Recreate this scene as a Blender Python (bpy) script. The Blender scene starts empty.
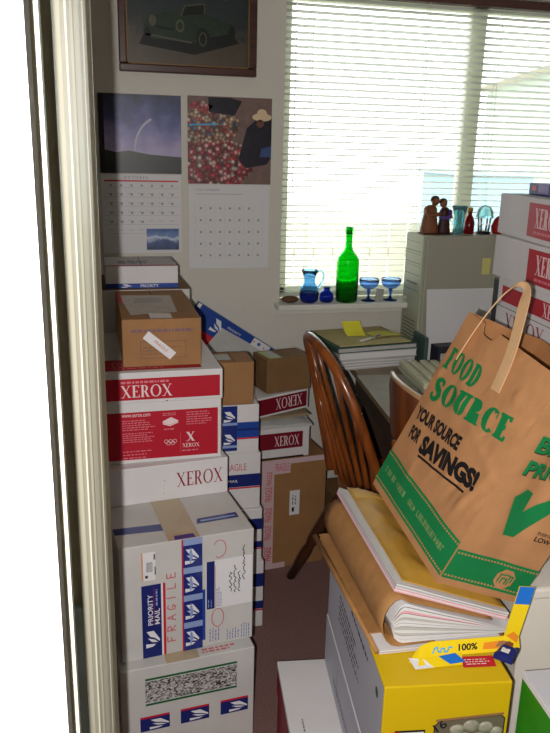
import bpy, bmesh, math, random
from mathutils import Vector, Matrix, noise
random.seed(7)
PI = math.pi
sc = bpy.context.scene
COL = sc.collection

# ------------------------------------------------------------------ materials
def lin(c):
    c = c / 255.0
    return c / 12.92 if c <= .04045 else ((c + .055) / 1.055) ** 2.4
def rgb(r, g, b): return (lin(r), lin(g), lin(b), 1)
MATS = {}
def mat(name, col, rough=.6, var=.0, scale=30., bump=0., bscale=200., metal=0., trans=0., ior=1.45, spec=.35, coat=0., col2=None):
    if name in MATS: return MATS[name]
    m = bpy.data.materials.new(name); m.use_nodes = True
    nt = m.node_tree; b = nt.nodes['Principled BSDF']
    b.inputs['Roughness'].default_value = rough; b.inputs['Metallic'].default_value = metal
    b.inputs['Specular IOR Level'].default_value = spec
    b.inputs['Transmission Weight'].default_value = trans; b.inputs['IOR'].default_value = ior
    b.inputs['Coat Weight'].default_value = coat
    c = rgb(*col); b.inputs['Base Color'].default_value = c
    if var > 0 or bump > 0:
        tc = nt.nodes.new('ShaderNodeTexCoord')
    if var > 0:
        n = nt.nodes.new('ShaderNodeTexNoise'); n.inputs['Scale'].default_value = scale; n.inputs['Detail'].default_value = 5
        nt.links.new(tc.outputs['Object'], n.inputs['Vector'])
        r = nt.nodes.new('ShaderNodeValToRGB'); r.color_ramp.elements[0].position = .3; r.color_ramp.elements[1].position = .7
        if col2: c2 = rgb(*col2)
        else: c2 = tuple(min(1, v * (1 + var)) for v in c[:3]) + (1,)
        c1 = c if col2 else tuple(v * (1 - var) for v in c[:3]) + (1,)
        r.color_ramp.elements[0].color = c1; r.color_ramp.elements[1].color = c2
        nt.links.new(n.outputs['Fac'], r.inputs['Fac']); nt.links.new(r.outputs['Color'], b.inputs['Base Color'])
    if bump > 0:
        n2 = nt.nodes.new('ShaderNodeTexNoise'); n2.inputs['Scale'].default_value = bscale; n2.inputs['Detail'].default_value = 3
        nt.links.new(tc.outputs['Object'], n2.inputs['Vector'])
        bp = nt.nodes.new('ShaderNodeBump'); bp.inputs['Strength'].default_value = bump; bp.inputs['Distance'].default_value = .004
        nt.links.new(n2.outputs['Fac'], bp.inputs['Height']); nt.links.new(bp.outputs['Normal'], b.inputs['Normal'])
    MATS[name] = m
    return m

def wood_mat(name, c1, c2, rough=.32, scale=9., axis=2, coat=.3):
    m = bpy.data.materials.new(name); m.use_nodes = True; nt = m.node_tree; b = nt.nodes['Principled BSDF']
    tc = nt.nodes.new('ShaderNodeTexCoord'); mp = nt.nodes.new('ShaderNodeMapping')
    s = [scale * 6] * 3; s[axis] = scale * .5; mp.inputs['Scale'].default_value = s
    n = nt.nodes.new('ShaderNodeTexNoise'); n.inputs['Scale'].default_value = 1; n.inputs['Detail'].default_value = 6
    r = nt.nodes.new('ShaderNodeValToRGB'); r.color_ramp.elements[0].position = .35; r.color_ramp.elements[1].position = .65
    r.color_ramp.elements[0].color = rgb(*c1); r.color_ramp.elements[1].color = rgb(*c2)
    nt.links.new(tc.outputs['Object'], mp.inputs['Vector']); nt.links.new(mp.outputs[0], n.inputs['Vector'])
    nt.links.new(n.outputs['Fac'], r.inputs['Fac']); nt.links.new(r.outputs[0], b.inputs['Base Color'])
    b.inputs['Roughness'].default_value = rough; b.inputs['Coat Weight'].default_value = coat; b.inputs['Coat Roughness'].default_value = .2
    MATS[name] = m
    return m

def gradient_mat(name, stops, axis='Z', lo=0., hi=1., var=.25, scale=40., rough=.4):
    """a printed picture: colours along one object axis, broken up by noise"""
    m = bpy.data.materials.new(name); m.use_nodes = True; nt = m.node_tree; b = nt.nodes['Principled BSDF']
    tc = nt.nodes.new('ShaderNodeTexCoord'); sx = nt.nodes.new('ShaderNodeSeparateXYZ')
    nt.links.new(tc.outputs['Object'], sx.inputs[0])
    mr = nt.nodes.new('ShaderNodeMapRange'); mr.inputs[1].default_value = lo; mr.inputs[2].default_value = hi
    nt.links.new(sx.outputs[axis], mr.inputs[0])
    n = nt.nodes.new('ShaderNodeTexNoise'); n.inputs['Scale'].default_value = scale; n.inputs['Detail'].default_value = 6
    nt.links.new(tc.outputs['Object'], n.inputs['Vector'])
    ad = nt.nodes.new('ShaderNodeMath'); ad.operation = 'MULTIPLY_ADD'; ad.inputs[1].default_value = var; 
    sb = nt.nodes.new('ShaderNodeMath'); sb.operation = 'SUBTRACT'; sb.inputs[1].default_value = .5
    nt.links.new(n.outputs['Fac'], sb.inputs[0]); nt.links.new(sb.outputs[0], ad.inputs[0]); nt.links.new(mr.outputs[0], ad.inputs[2])
    r = nt.nodes.new('ShaderNodeValToRGB'); els = r.color_ramp.elements
    while len(els) < len(stops): els.new(.5)
    for e, (p, c) in zip(els, stops): e.position = p; e.color = rgb(*c)
    nt.links.new(ad.outputs[0], r.inputs['Fac']); nt.links.new(r.outputs[0], b.inputs['Base Color'])
    b.inputs['Roughness'].default_value = rough
    MATS[name] = m
    return m

def cells_mat(name, stops, scale, rough=.4):
    """printed picture of many small round things"""
    m = bpy.data.materials.new(name); m.use_nodes = True; nt = m.node_tree; b = nt.nodes['Principled BSDF']
    tc = nt.nodes.new('ShaderNodeTexCoord'); v = nt.nodes.new('ShaderNodeTexVoronoi'); v.inputs['Scale'].default_value = scale
    nt.links.new(tc.outputs['Object'], v.inputs['Vector'])
    sx = nt.nodes.new('ShaderNodeSeparateColor'); nt.links.new(v.outputs['Color'], sx.inputs[0])
    r = nt.nodes.new('ShaderNodeValToRGB'); r.color_ramp.interpolation = 'CONSTANT'; els = r.color_ramp.elements
    while len(els) < len(stops): els.new(.5)
    for e, (p, c) in zip(els, stops): e.position = p; e.color = rgb(*c)
    nt.links.new(sx.outputs[0], r.inputs['Fac'])
    r2 = nt.nodes.new('ShaderNodeValToRGB'); r2.color_ramp.elements[0].position = .25; r2.color_ramp.elements[1].position = .62
    r2.color_ramp.elements[0].color = (1, 1, 1, 1); r2.color_ramp.elements[1].color = (.25, .2, .2, 1)
    nt.links.new(v.outputs['Distance'], r2.inputs['Fac'])
    mx = nt.nodes.new('ShaderNodeMix'); mx.data_type = 'RGBA'; mx.blend_type = 'MULTIPLY'; mx.inputs[0].default_value = 1
    nt.links.new(r.outputs[0], mx.inputs[6]); nt.links.new(r2.outputs[0], mx.inputs[7])
    nt.links.new(mx.outputs[2], b.inputs['Base Color']); b.inputs['Roughness'].default_value = rough
    MATS[name] = m
    return m

WALL = mat('wall_paint', (212, 207, 197), .8, bump=.25, bscale=90)
HALLW = mat('hall_plaster', (196, 194, 192), .85, bump=.5, bscale=70)
CREAM = mat('cream_trim_paint', (208, 204, 184), .35)
WHITETRIM = mat('white_trim_paint', (222, 220, 212), .45)
CEILM = mat('ceiling_paint', (205, 203, 196), .9, bump=.3, bscale=60)
CARPET = mat('maroon_carpet', (146, 112, 106), .95, var=.35, scale=260, bump=1., bscale=500, spec=.1)
CARD = mat('white_cardboard', (212, 208, 209), .62, var=.03, scale=12)
CARDW = mat('worn_white_cardboard', (196, 193, 190), .66, var=.06, scale=9)
KRAFT = mat('brown_cardboard', (152, 110, 70), .68, var=.08, scale=16)
KRAFTD = mat('dark_brown_cardboard', (122, 90, 58), .7, var=.1, scale=14)
BAGM = mat('kraft_bag_paper', (182, 131, 88), .7, var=.07, scale=18, bump=.5, bscale=26)
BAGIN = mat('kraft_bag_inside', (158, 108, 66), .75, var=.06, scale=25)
HANDLEM = mat('pale_kraft_strap', (206, 166, 124), .65, var=.05, scale=30)
ENVM = mat('kraft_envelope', (166, 120, 72), .62, var=.12, scale=40)
GOLD = mat('gold_padded_envelope', (186, 142, 58), .42, var=.1, scale=22)
PAPER = mat('white_paper', (222, 220, 222), .7)
PAPERG = mat('greyish_paper', (188, 186, 184), .75, var=.06, scale=30)
PINK = mat('pink_paper', (232, 168, 178), .7)
RED = mat('carton_red', (176, 22, 44), .5)
MAROON = mat('carton_maroon', (146, 26, 48), .5)
DKMAROON = mat('deep_maroon', (118, 18, 36), .5)
PALEINK = mat('pale_ink_on_red', (232, 205, 208), .55)
PINKINK = mat('pinkish_fine_print', (214, 120, 132), .55)
NAVY = mat('postal_navy', (24, 36, 104), .45)
BLUE = mat('postal_blue', (30, 66, 150), .42)
TAPEBLUE = mat('postal_tape_blue', (26, 44, 120), .2, coat=.6)
TAPELT = mat('postal_tape_pale_blue', (140, 160, 205), .2, coat=.6)
POSTRED = mat('postal_red', (196, 30, 48), .45)
WHITEINK = mat('white_ink', (225, 225, 230), .55)
BLACKINK = mat('black_ink', (24, 22, 24), .6)
GREYINK = mat('grey_ink', (110, 110, 122), .6)
FAINT = mat('faint_grey_ink', (160, 160, 166), .6)
BLUEINK = mat('blue_ink', (82, 98, 166), .6)
REDINK = mat('red_marker', (196, 84, 92), .6)
GREENINK = mat('dark_green_ink', (24, 92, 44), .5)
CLEARTAPE = mat('tan_packing_tape', (176, 158, 128), .18, coat=.5)
FRAGTAPE = mat('white_fragile_tape', (205, 176, 180), .25, coat=.4)
BAGGREEN = mat('bag_green_ink', (16, 122, 66), .65)
YELLOW = mat('yellow_carton', (214, 178, 16), .45)
YELLOW2 = mat('bright_yellow_card', (238, 206, 26), .42)
GREYCARD = mat('grey_white_carton', (190, 190, 202), .6)
CYAN = mat('light_blue_print', (80, 170, 215), .45)
PBLUE = mat('process_blue_print', (30, 110, 205), .4)
ORANGE = mat('orange_print', (232, 140, 40), .4)
GREENC = mat('leaf_green_print', (40, 138, 24), .5, var=.12, scale=18)
BEIGE = mat('beige_plastic', (168, 164, 148), .5)
BEIGED = mat('beige_plastic_front', (172, 176, 150), .5)
BLACKP = mat('black_plastic', (22, 22, 25), .4)
DARKGAP = mat('dark_slot', (30, 30, 28), .8)
DESKM = wood_mat('tan_desk_laminate', (120, 98, 74), (144, 122, 94), .45, 3, 1, .1)
DESKD = wood_mat('dark_desk_panel', (48, 32, 22), (66, 44, 30), .5, 3, 2, .1)
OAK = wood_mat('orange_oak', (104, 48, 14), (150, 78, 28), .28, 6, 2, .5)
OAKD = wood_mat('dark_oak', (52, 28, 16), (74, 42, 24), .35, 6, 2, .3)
FRAMEW = wood_mat('dark_frame_wood', (52, 24, 18), (74, 36, 26), .35, 8, 0, .3)
GILT = mat('gilt_liner', (120, 92, 58), .5, metal=.2)
STICKY = mat('sticky_note_yellow', (232, 222, 60), .6)
STICKY2 = mat('pale_yellow_note', (222, 212, 130), .6)
LIME = mat('pale_green_label', (176, 190, 128), .6)
SLAT = mat('blind_slat_white', (214, 218, 208), .5)
RAIL = mat('blind_head_rail', (96, 66, 60), .5)
GREENGLASS = mat('green_bottle_glass', (40, 205, 70), .05, trans=1., ior=1.25)
BLUEGLASS = mat('pale_blue_glass', (150, 205, 245), .08, trans=.95, ior=1.2)
COBALT = mat('cobalt_glass', (70, 110, 235), .08, trans=.95, ior=1.25)
GOBLET = mat('blue_goblet_glass', (165, 200, 252), .08, trans=.95, ior=1.15)
TEALGLASS = mat('teal_glass', (160, 220, 230), .1, trans=.85, ior=1.3)
REDGLASS = mat('dark_red_glass', (150, 22, 26), .1, trans=.5, ior=1.4)
CARVE = mat('carved_brown_wood', (128, 78, 50), .5, var=.15, scale=60)
CARVED = mat('dark_carved_wood', (60, 32, 30), .5, var=.15, scale=60)
PURPLE = mat('violet_cloth_paint', (96, 66, 140), .5)
SILVER = mat('silver_metal', (190, 196, 200), .25, metal=.8)
STONE = mat('brown_stone', (96, 66, 48), .8, var=.2, scale=80)
BIN = mat('translucent_bin_plastic', (236, 230, 220), .4, trans=.15, ior=1.2)
PALEBLUE = mat('pale_blue_grey_paint', (196, 216, 226), .6, var=.1, scale=20)

nt = SLAT.node_tree; b_ = nt.nodes['Principled BSDF']; o_ = nt.nodes['Material Output']   # thin vinyl lets daylight through
tl = nt.nodes.new('ShaderNodeBsdfTranslucent'); tl.inputs[0].default_value = rgb(236, 238, 226); mx = nt.nodes.new('ShaderNodeMixShader'); mx.inputs[0].default_value = .45
nt.links.new(b_.outputs[0], mx.inputs[1]); nt.links.new(tl.outputs[0], mx.inputs[2]); nt.links.new(mx.outputs[0], o_.inputs[0])
# ------------------------------------------------------------------ mesh builder
class MB:
    def __init__(s): s.v = []; s.f = []; s.m = []; s.sm = []; s.mats = []
    def mi(s, m):
        if m not in s.mats: s.mats.append(m)
        return s.mats.index(m)
    def add(s, vs, fs, m, smooth=False, M=None):
        b = len(s.v); k = s.mi(m)
        for p in vs:
            p = Vector(p); s.v.append(tuple(M @ p if M is not None else p))
        for f in fs: s.f.append(tuple(b + i for i in f)); s.m.append(k); s.sm.append(smooth)
        return s
    def poly(s, pts, m): return s.add(pts, [tuple(range(len(pts)))], m)
    def box(s, lo, hi, m, bev=.0, M=None, seg=2):
        bm = bmesh.new(); bmesh.ops.create_cube(bm, size=1)
        for v in bm.verts: v.co = Vector([lo[i] + (v.co[i] + .5) * (hi[i] - lo[i]) for i in range(3)])
        if bev > 0: bmesh.ops.bevel(bm, geom=list(bm.edges), offset=bev, segments=seg, profile=.5, affect='EDGES')
        bm.verts.index_update()
        s.add([v.co.copy() for v in bm.verts], [[v.index for v in f.verts] for f in bm.faces], m, False, M); bm.free()
        return s
    def lathe(s, prof, m, n=24, c=(0, 0, 0), sq=(1, 1), M=None, smooth=True):
        vs, fs = [], []
        for r, z in prof:
            for k in range(n):
                a = 2 * PI * k / n; vs.append((c[0] + r * math.cos(a) * sq[0], c[1] + r * math.sin(a) * sq[1], c[2] + z))
        for i in range(len(prof) - 1):
            for k in range(n):
                k2 = (k + 1) % n; fs.append((i * n + k, i * n + k2, (i + 1) * n + k2, (i + 1) * n + k))
        if prof[0][0] > 1e-5: fs.append(tuple(reversed(range(n))))
        if prof[-1][0] > 1e-5: fs.append(tuple(range((len(prof) - 1) * n, len(prof) * n)))
        return s.add(vs, fs, m, smooth, M)
    def tube(s, pts, rad, m, n=10, smooth=True, sq=1.):
        pts = [Vector(p) for p in pts]; L = len(pts)
        if not isinstance(rad, (list, tuple)): rad = [rad] * L
        vs, fs = [], []; up = None
        for i, p in enumerate(pts):
            t = (pts[min(i + 1, L - 1)] - pts[max(i - 1, 0)]).normalized()
            if up is None: up = t.orthogonal().normalized()
            a = (up - t * up.dot(t)).normalized(); b = t.cross(a); up = a
            for k in range(n):
                q = 2 * PI * k / n; vs.append(p + a * math.cos(q) * rad[i] + b * math.sin(q) * rad[i] * sq)
        for i in range(L - 1):
            for k in range(n):
                k2 = (k + 1) % n; fs.append((i * n + k, i * n + k2, (i + 1) * n + k2, (i + 1) * n + k))
        fs.append(tuple(reversed(range(n)))); fs.append(tuple(range((L - 1) * n, L * n)))
        return s.add(vs, fs, m, smooth)
    def ball(s, c, r, m, n=14, M=None):
        if not isinstance(r, (tuple, list)): r = (r, r, r)
        prof = [(math.sin(PI * i / n), -math.cos(PI * i / n)) for i in range(n + 1)]
        vs = MB(); vs.lathe([(max(p[0], 1e-6), p[1]) for p in prof], m, n + 4)
        return s.add([(c[0] + v[0] * r[0], c[1] + v[1] * r[1], c[2] + v[2] * r[2]) for v in vs.v], vs.f, m, True, M)
    def prism(s, outline, z0, z1, m, M=None):
        n = len(outline); vs = [(x, y, z0) for x, y in outline] + [(x, y, z1) for x, y in outline]
        fs = [tuple(reversed(range(n))), tuple(range(n, 2 * n))] + [(i, (i + 1) % n, n + (i + 1) % n, n + i) for i in range(n)]
        return s.add(vs, fs, m, False, M)
    def ribbon(s, pts, dirs, w, th, m, smooth=True):
        """strap: centre points, a width direction at each, rectangular section"""
        vs, fs = [], []; L = len(pts); pts = [Vector(p) for p in pts]
        for i in range(L):
            t = (pts[min(i + 1, L - 1)] - pts[max(i - 1, 0)]).normalized(); d = Vector(dirs[i]); d = (d - t * d.dot(t)).normalized(); n = t.cross(d)
            for a, b in ((-1, -1), (1, -1), (1, 1), (-1, 1)): vs.append(pts[i] + d * a * w / 2 + n * b * th / 2)
        for i in range(L - 1):
            for k in range(4): fs.append((i * 4 + k, i * 4 + (k + 1) % 4, i * 4 + 4 + (k + 1) % 4, i * 4 + 4 + k))
        fs.append((3, 2, 1, 0)); fs.append(tuple(range(L * 4 - 4, L * 4)))
        return s.add(vs, fs, m, False)
    def slab(s, w, d, nx, ny, top, bot, m, side=None, M=None, smooth=True, lay=1):
        """solid sheet over [0,w]x[0,d] between two height functions; side(k) gives the edge material of layer k"""
        vs = []
        for i in range(nx + 1):
            for j in range(ny + 1):
                x, y = w * i / nx, d * j / ny; vs.append((x, y, top(x, y)))
        fs = [(i * (ny + 1) + j, (i + 1) * (ny + 1) + j, (i + 1) * (ny + 1) + j + 1, i * (ny + 1) + j + 1) for i in range(nx) for j in range(ny)]
        s.add(vs, fs, m, smooth, M)
        s.add([(w * i / nx, d * j / ny, bot(w * i / nx, d * j / ny)) for i in range(nx + 1) for j in range(ny + 1)], [tuple(reversed(f)) for f in fs], m, smooth, M)
        ring = [(i, 0) for i in range(nx)] + [(nx, j) for j in range(ny)] + [(i, ny) for i in range(nx, 0, -1)] + [(0, j) for j in range(ny, 0, -1)]
        for k in range(lay):
            a, b = k / lay, (k + 1) / lay; q = []; off = random.uniform(-.0012, .0012) if lay > 1 else 0
            for i, j in ring:
                x, y = w * i / nx, d * j / ny; t, u = top(x, y), bot(x, y)
                sx = x + (off if i in (0, nx) else 0) ; sy = y + (off if j in (0, ny) else 0)
                q += [(sx, sy, u + (t - u) * a), (sx, sy, u + (t - u) * b)]
            n = len(ring)
            s.add(q, [(2 * e, 2 * ((e + 1) % n), 2 * ((e + 1) % n) + 1, 2 * e + 1) for e in range(n)], side(k) if side else m, False, M)
        return s
    def build(s, name, parent=None):
        me = bpy.data.meshes.new(name); me.from_pydata(s.v, [], s.f)
        for m in s.mats: me.materials.append(m)
        me.polygons.foreach_set('material_index', s.m); me.polygons.foreach_set('use_smooth', s.sm); me.update()
        o = bpy.data.objects.new(name, me); COL.objects.link(o)
        if parent is not None: o.parent = parent
        return o

def thing(name, label, cat, loc=(0, 0, 0), rz=0., group=None, M=None):
    o = bpy.data.objects.new(name, None); COL.objects.link(o); o.empty_display_size = .05
    if M is not None: o.matrix_world = M
    else: o.location = loc; o.rotation_euler = (0, 0, rz)
    o['label'] = label; o['category'] = cat
    if group: o['group'] = group
    return o
def tag(o, label, cat, group=None):
    o['label'] = label; o['category'] = cat
    if group: o['group'] = group
    return o
def struct(o): o['kind'] = 'structure'; return o

# ------------------------------------------------------------------ lettering
_tc = {}
def text_polys(txt, bold=0., shear=0.):
    """outline text as triangles in a box (0..w, 0..1); w returned"""
    key = (txt, bold, shear)
    if key in _tc: return _tc[key]
    cu = bpy.data.curves.new('t', 'FONT'); cu.body = txt; cu.offset = bold; cu.shear = shear; cu.resolution_u = 3
    ob = bpy.data.objects.new('t', cu); COL.objects.link(ob)
    dg = bpy.context.evaluated_depsgraph_get(); me = bpy.data.meshes.new_from_object(ob.evaluated_get(dg))
    vs = [v.co.copy() for v in me.vertices]; fs = [tuple(p.vertices) for p in me.polygons]
    bpy.data.objects.remove(ob); bpy.data.curves.remove(cu); bpy.data.meshes.remove(me)
    x0, x1 = min(v.x for v in vs), max(v.x for v in vs); y0, y1 = min(v.y for v in vs), max(v.y for v in vs)
    _tc[key] = ([((v.x - x0) / (x1 - x0), (v.y - y0) / (y1 - y0)) for v in vs], fs)
    return _tc[key]

def ring(cx, cy, ro, ri, a0, a1, n=20):
    """quads of an elliptical ring; ro, ri = (rx, ry)"""
    out = []
    for i in range(n):
        a, b = a0 + (a1 - a0) * i / n, a0 + (a1 - a0) * (i + 1) / n
        out.append([(cx + ro[0] * math.cos(a), cy + ro[1] * math.sin(a)), (cx + ro[0] * math.cos(b), cy + ro[1] * math.sin(b)),
                    (cx + ri[0] * math.cos(b), cy + ri[1] * math.sin(b)), (cx + ri[0] * math.cos(a), cy + ri[1] * math.sin(a))])
    return out
def rect(x0, y0, x1, y1): return [(x0, y0), (x1, y0), (x1, y1), (x0, y1)]
def glyph(ch, T, t, gap=0.):
    """serif capital: T thick stroke, t thin stroke, gap = stencil break; polygons in height 1, and the advance"""
    g = gap / 2; R = math.radians
    if ch == 'X':
        P = [[(.02, 1), (.02 + T, 1), (.76, 0), (.76 - T, 0)], [(.62, 1), (.62 + t, 1), (.14 + t, 0), (.14, 0)],
             rect(-.02, .96, T + .08, 1), rect(.54, .96, .76, 1), rect(.0, 0, .24, .04), rect(.70 - T, 0, .82, .04)]
        return P, .82
    if ch in 'EF':
        P = [rect(.06, 0, .06 + T, 1), rect(0, 1 - t, .56, 1), rect(.06 + T + g, .5 - t / 2, .42, .5 + t / 2), rect(.56 - t, .8, .56, 1), rect(.42 - t * .8, .4, .42, .6)]
        if ch == 'E': P += [rect(0, 0, .58, t), rect(.58 - t, 0, .58, .22)]
        else: P += [rect(-.02, 0, .12 + T, t)]
        return P, .62
    if ch == 'R':
        P = [rect(.06, 0, .06 + T, 1), rect(-.01, 0, .11 + T, t * .8), rect(-.01, 1 - t * .8, .3, 1), rect(.06 + T + g, .46, .32, .46 + t)]
        P += ring(.3, .73, (.27, .27), (.27 - T * .95, .27 - t), -PI / 2, PI / 2, 14)
        P += [[(.28, .47), (.28 + T, .47), (.66, .0), (.66 - T, .0)], rect(.52, 0, .72, t * .7)]
        return P, .72
    if ch == 'O':
        w = .43; P = []
        if gap:
            e = math.asin(min(.9, gap / .9)); P = ring(w, .5, (w, .51), (w - T, .51 - t), -PI / 2 + e, PI / 2 - e, 18) + ring(w, .5, (w, .51), (w - T, .51 - t), PI / 2 + e, 1.5 * PI - e, 18)
        else: P = ring(w, .5, (w, .51), (w - T * .9, .51 - t), 0, 2 * PI, 36)
        return P, 2 * w + .02
    if ch == 'D':
        P = [rect(.06, 0, .06 + T, 1), rect(0, 0, .28, t), rect(0, 1 - t, .28, 1)]
        a = .5 if not gap else .5
        P += ring(.3 + g, .5, (.44, .5), (.44 - T, .5 - t), -PI / 2, PI / 2, 20)
        return P, .78 + g
    if ch == 'U':
        P = [rect(.06, .3, .06 + T, 1), rect(-.02, 1 - t, .14 + T, 1), rect(.62 - T * .7, .3, .62, 1), rect(.52 - T * .7, 1 - t, .7, 1)]
        P += ring(.34, .3, (.28, .31), (.28 - T, .31 - t * 1.2), PI, 1.5 * PI - g * 2, 10) + ring(.34, .3, (.28, .31), (.28 - T * .7, .31 - t * 1.2), 1.5 * PI + g * 2, 2 * PI, 10)
        return P, .7
    if ch == 'C':
        P = ring(.4, .5, (.4, .51), (.4 - T, .51 - t), R(50), R(180) if not gap else R(180), 16) + ring(.4, .5, (.4, .51), (.4 - T, .51 - t), R(180), R(312), 16)
        P += [rect(.6, .66, .66, .95)]
        return P, .7
    if ch == 'S':
        pts = [(.5, .78), (.42, .93), (.27, .97), (.12, .88), (.1, .74), (.2, .6), (.34, .5), (.47, .38), (.47, .2), (.36, .06), (.22, .03), (.09, .1), (.04, .26)]
        P = []
        for i in range(len(pts) - 1):
            (x0, y0), (x1, y1) = pts[i], pts[i + 1]
            k = 1 - abs((i + .5) - 6) / 6.5; h = (t + (T - t) * k) / 2 * 1.05
            dx, dy = x1 - x0, y1 - y0; L = math.hypot(dx, dy); nx, ny = -dy / L * h, dx / L * h; ex, ey = dx * .12, dy * .12
            P.append([(x0 - ex - nx, y0 - ey - ny), (x1 + ex - nx, y1 + ey - ny), (x1 + ex + nx, y1 + ey + ny), (x0 - ex + nx, y0 - ey + ny)])
        P += [rect(.47, .7, .53, .97), rect(.03, .03, .09, .32)]
        return P, .6
def word_polys(w, T, t, gap=0., sp=.06):
    P = []; x = 0
    for ch in w:
        g, a = glyph(ch, T, t, gap); P += [[(px + x, py) for px, py in q] for q in g]; x += a + sp
    x -= sp
    return [[(px / x, py) for px, py in q] for q in P]

class Face:
    """a print laid on one face of a thing: O lower left seen from outside, U right, V up"""
    def __init__(s, O, U, V):
        s.O, s.U, s.V = Vector(O), Vector(U), Vector(V); s.N = s.U.cross(s.V); s.mb = MB(); s.k = 0
    def p(s, u, v, k): return s.O + s.U * u + s.V * v + s.N * (.0005 + .00035 * k)
    def q(s, pts, m, k=0): s.mb.poly([s.p(u, v, k) for u, v in pts], m); return s
    def r(s, u0, v0, u1, v1, m, k=0): return s.q(rect(u0, v0, u1, v1), m, k)
    def place(s, u, v, w, h, ang):
        """unit box -> lower-left corner (u,v), size w,h, turned by ang"""
        c, n = math.cos(ang), math.sin(ang)
        return lambda x, y: (u + x * w * c - y * h * n, v + x * w * n + y * h * c)
    def text(s, txt, u, v, w, h, m, k=1, ang=0., bold=0., shear=0.):
        vs, fs = text_polys(txt, bold, shear); f = s.place(u, v, w, h, ang)
        s.mb.add([s.p(*f(x, y), k) for x, y in vs], fs, m); return s
    def word(s, txt, u, v, w, h, m, k=1, T=.16, t=.06, gap=0., ang=0.):
        f = s.place(u, v, w, h, ang)
        for i, q in enumerate(word_polys(txt, T, t, gap)): s.q([f(x, y) for x, y in q], m, k + (i % 4) * .15)
        return s
    def dashes(s, u0, v0, u1, v1, rows, m, k=1, fill=.55, seed=1):
        """illegible fine print"""
        rn = random.Random(seed); h = (v1 - v0) / rows
        for i in range(rows):
            y = v1 - (i + .8) * h; x = u0; end = u1 - rn.random() * .3 * (u1 - u0)
            while x < end:
                w = rn.uniform(.4, 1.6) * h; s.r(x, y, min(x + w, end), y + h * fill, m, k); x += w + h * .35
        return s
    def vdashes(s, u0, v0, u1, v1, cols, m, k=1, fill=.55, seed=1):
        rn = random.Random(seed); w = (u1 - u0) / cols
        for i in range(cols):
            x = u0 + (i + .2) * w; y = v0; end = v1 - rn.random() * .3 * (v1 - v0)
            while y < end:
                h = rn.uniform(.4, 1.6) * w; s.r(x, y, x + w * fill, min(y + h, end), m, k); y += h + w * .35
        return s
    def stroke(s, pts, wd, m, k=1):
        for i in range(len(pts) - 1):
            (x0, y0), (x1, y1) = pts[i], pts[i + 1]; L = math.hypot(x1 - x0, y1 - y0) or 1e-6
            nx, ny = -(y1 - y0) / L * wd / 2, (x1 - x0) / L * wd / 2; ex, ey = (x1 - x0) / L * wd * .3, (y1 - y0) / L * wd * .3
            s.q([(x0 - ex - nx, y0 - ey - ny), (x1 + ex - nx, y1 + ey - ny), (x1 + ex + nx, y1 + ey + ny), (x0 - ex + nx, y0 - ey + ny)], m, k + (i % 3) * .1)
        return s
    def circle(s, u, v, ru, rv, wd, m, k=1, a0=0., a1=2 * PI):
        for q in ring(u, v, (ru, rv), (ru - wd, rv - wd), a0, a1, 24): s.q(q, m, k)
        return s
    def disc(s, u, v, ru, rv, m, k=1, n=20):
        return s.q([(u + ru * math.cos(2 * PI * i / n), v + rv * math.sin(2 * PI * i / n)) for i in range(n)], m, k)
    def map(s, f):
        s.mb.v = [tuple(f(Vector(p))) for p in s.mb.v]; return s
    def build(s, name, parent): return s.mb.build(name, parent)

def front(w, d, h, inset=0, du=0): return Face((-w / 2 + du, -d / 2 - inset, 0), (1, 0, 0), (0, 0, 1))
def left(w, d, h): return Face((-w / 2, d / 2, 0), (0, -1, 0), (0, 0, 1))
def top(w, d, h): return Face((-w / 2, -d / 2, h), (1, 0, 0), (0, 1, 0))

def carton(name, label, cat, P, m, group=None, seam=True, bev=.0025):
    """box whose front-left-bottom corner stands at x,y,z; a = turn about the vertical"""
    x, y, z, a, w, d, h = P; c, s_ = math.cos(a), math.sin(a)
    t = thing(name, label, cat, (x + w / 2 * c - d / 2 * s_, y + w / 2 * s_ + d / 2 * c, z), a, group)
    MB().box((-w / 2, -d / 2, 0), (w / 2, d / 2, h), m, bev).build('carton_body', t)
    if seam:
        f = top(w, d, h); f.r(w / 2 - .0008, 0, w / 2 + .0008, d, DARKGAP, 0); f.build('flap_seam', t)
    return t
# ------------------------------------------------------------------ the room
WY = 2.78                                     # inner face of the window wall
WX0, WX1, WZ0, WZ1 = .715, 2.20, .895, 2.03   # window opening
RX0, RX1, CZ = -.45, 2.45, 2.42
struct(MB().box((-1.6, -1.6, -.05), (RX1 + .1, 2.95, 0), CARPET).build('floor'))
struct(MB().box((-1.6, -1.6, CZ), (RX1 + .1, 2.95, CZ + .05), CEILM).build('ceiling'))
wb = MB()
wb.box((RX0, WY, 0), (WX0, WY + .15, CZ), WALL); wb.box((WX1, WY, 0), (RX1, WY + .15, CZ), WALL)
wb.box((WX0, WY, 0), (WX1, WY + .15, WZ0 - .02), WALL); wb.box((WX0, WY, WZ1), (WX1, WY + .15, CZ), WALL)
struct(wb.build('wall_back'))
struct(MB().box((RX0 - .1, .98, 0), (RX0, 2.93, CZ), WALL).build('wall_left'))
struct(MB().box((RX1, .98, 0), (RX1 + .1, 2.93, CZ), WALL).build('wall_right'))
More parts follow.
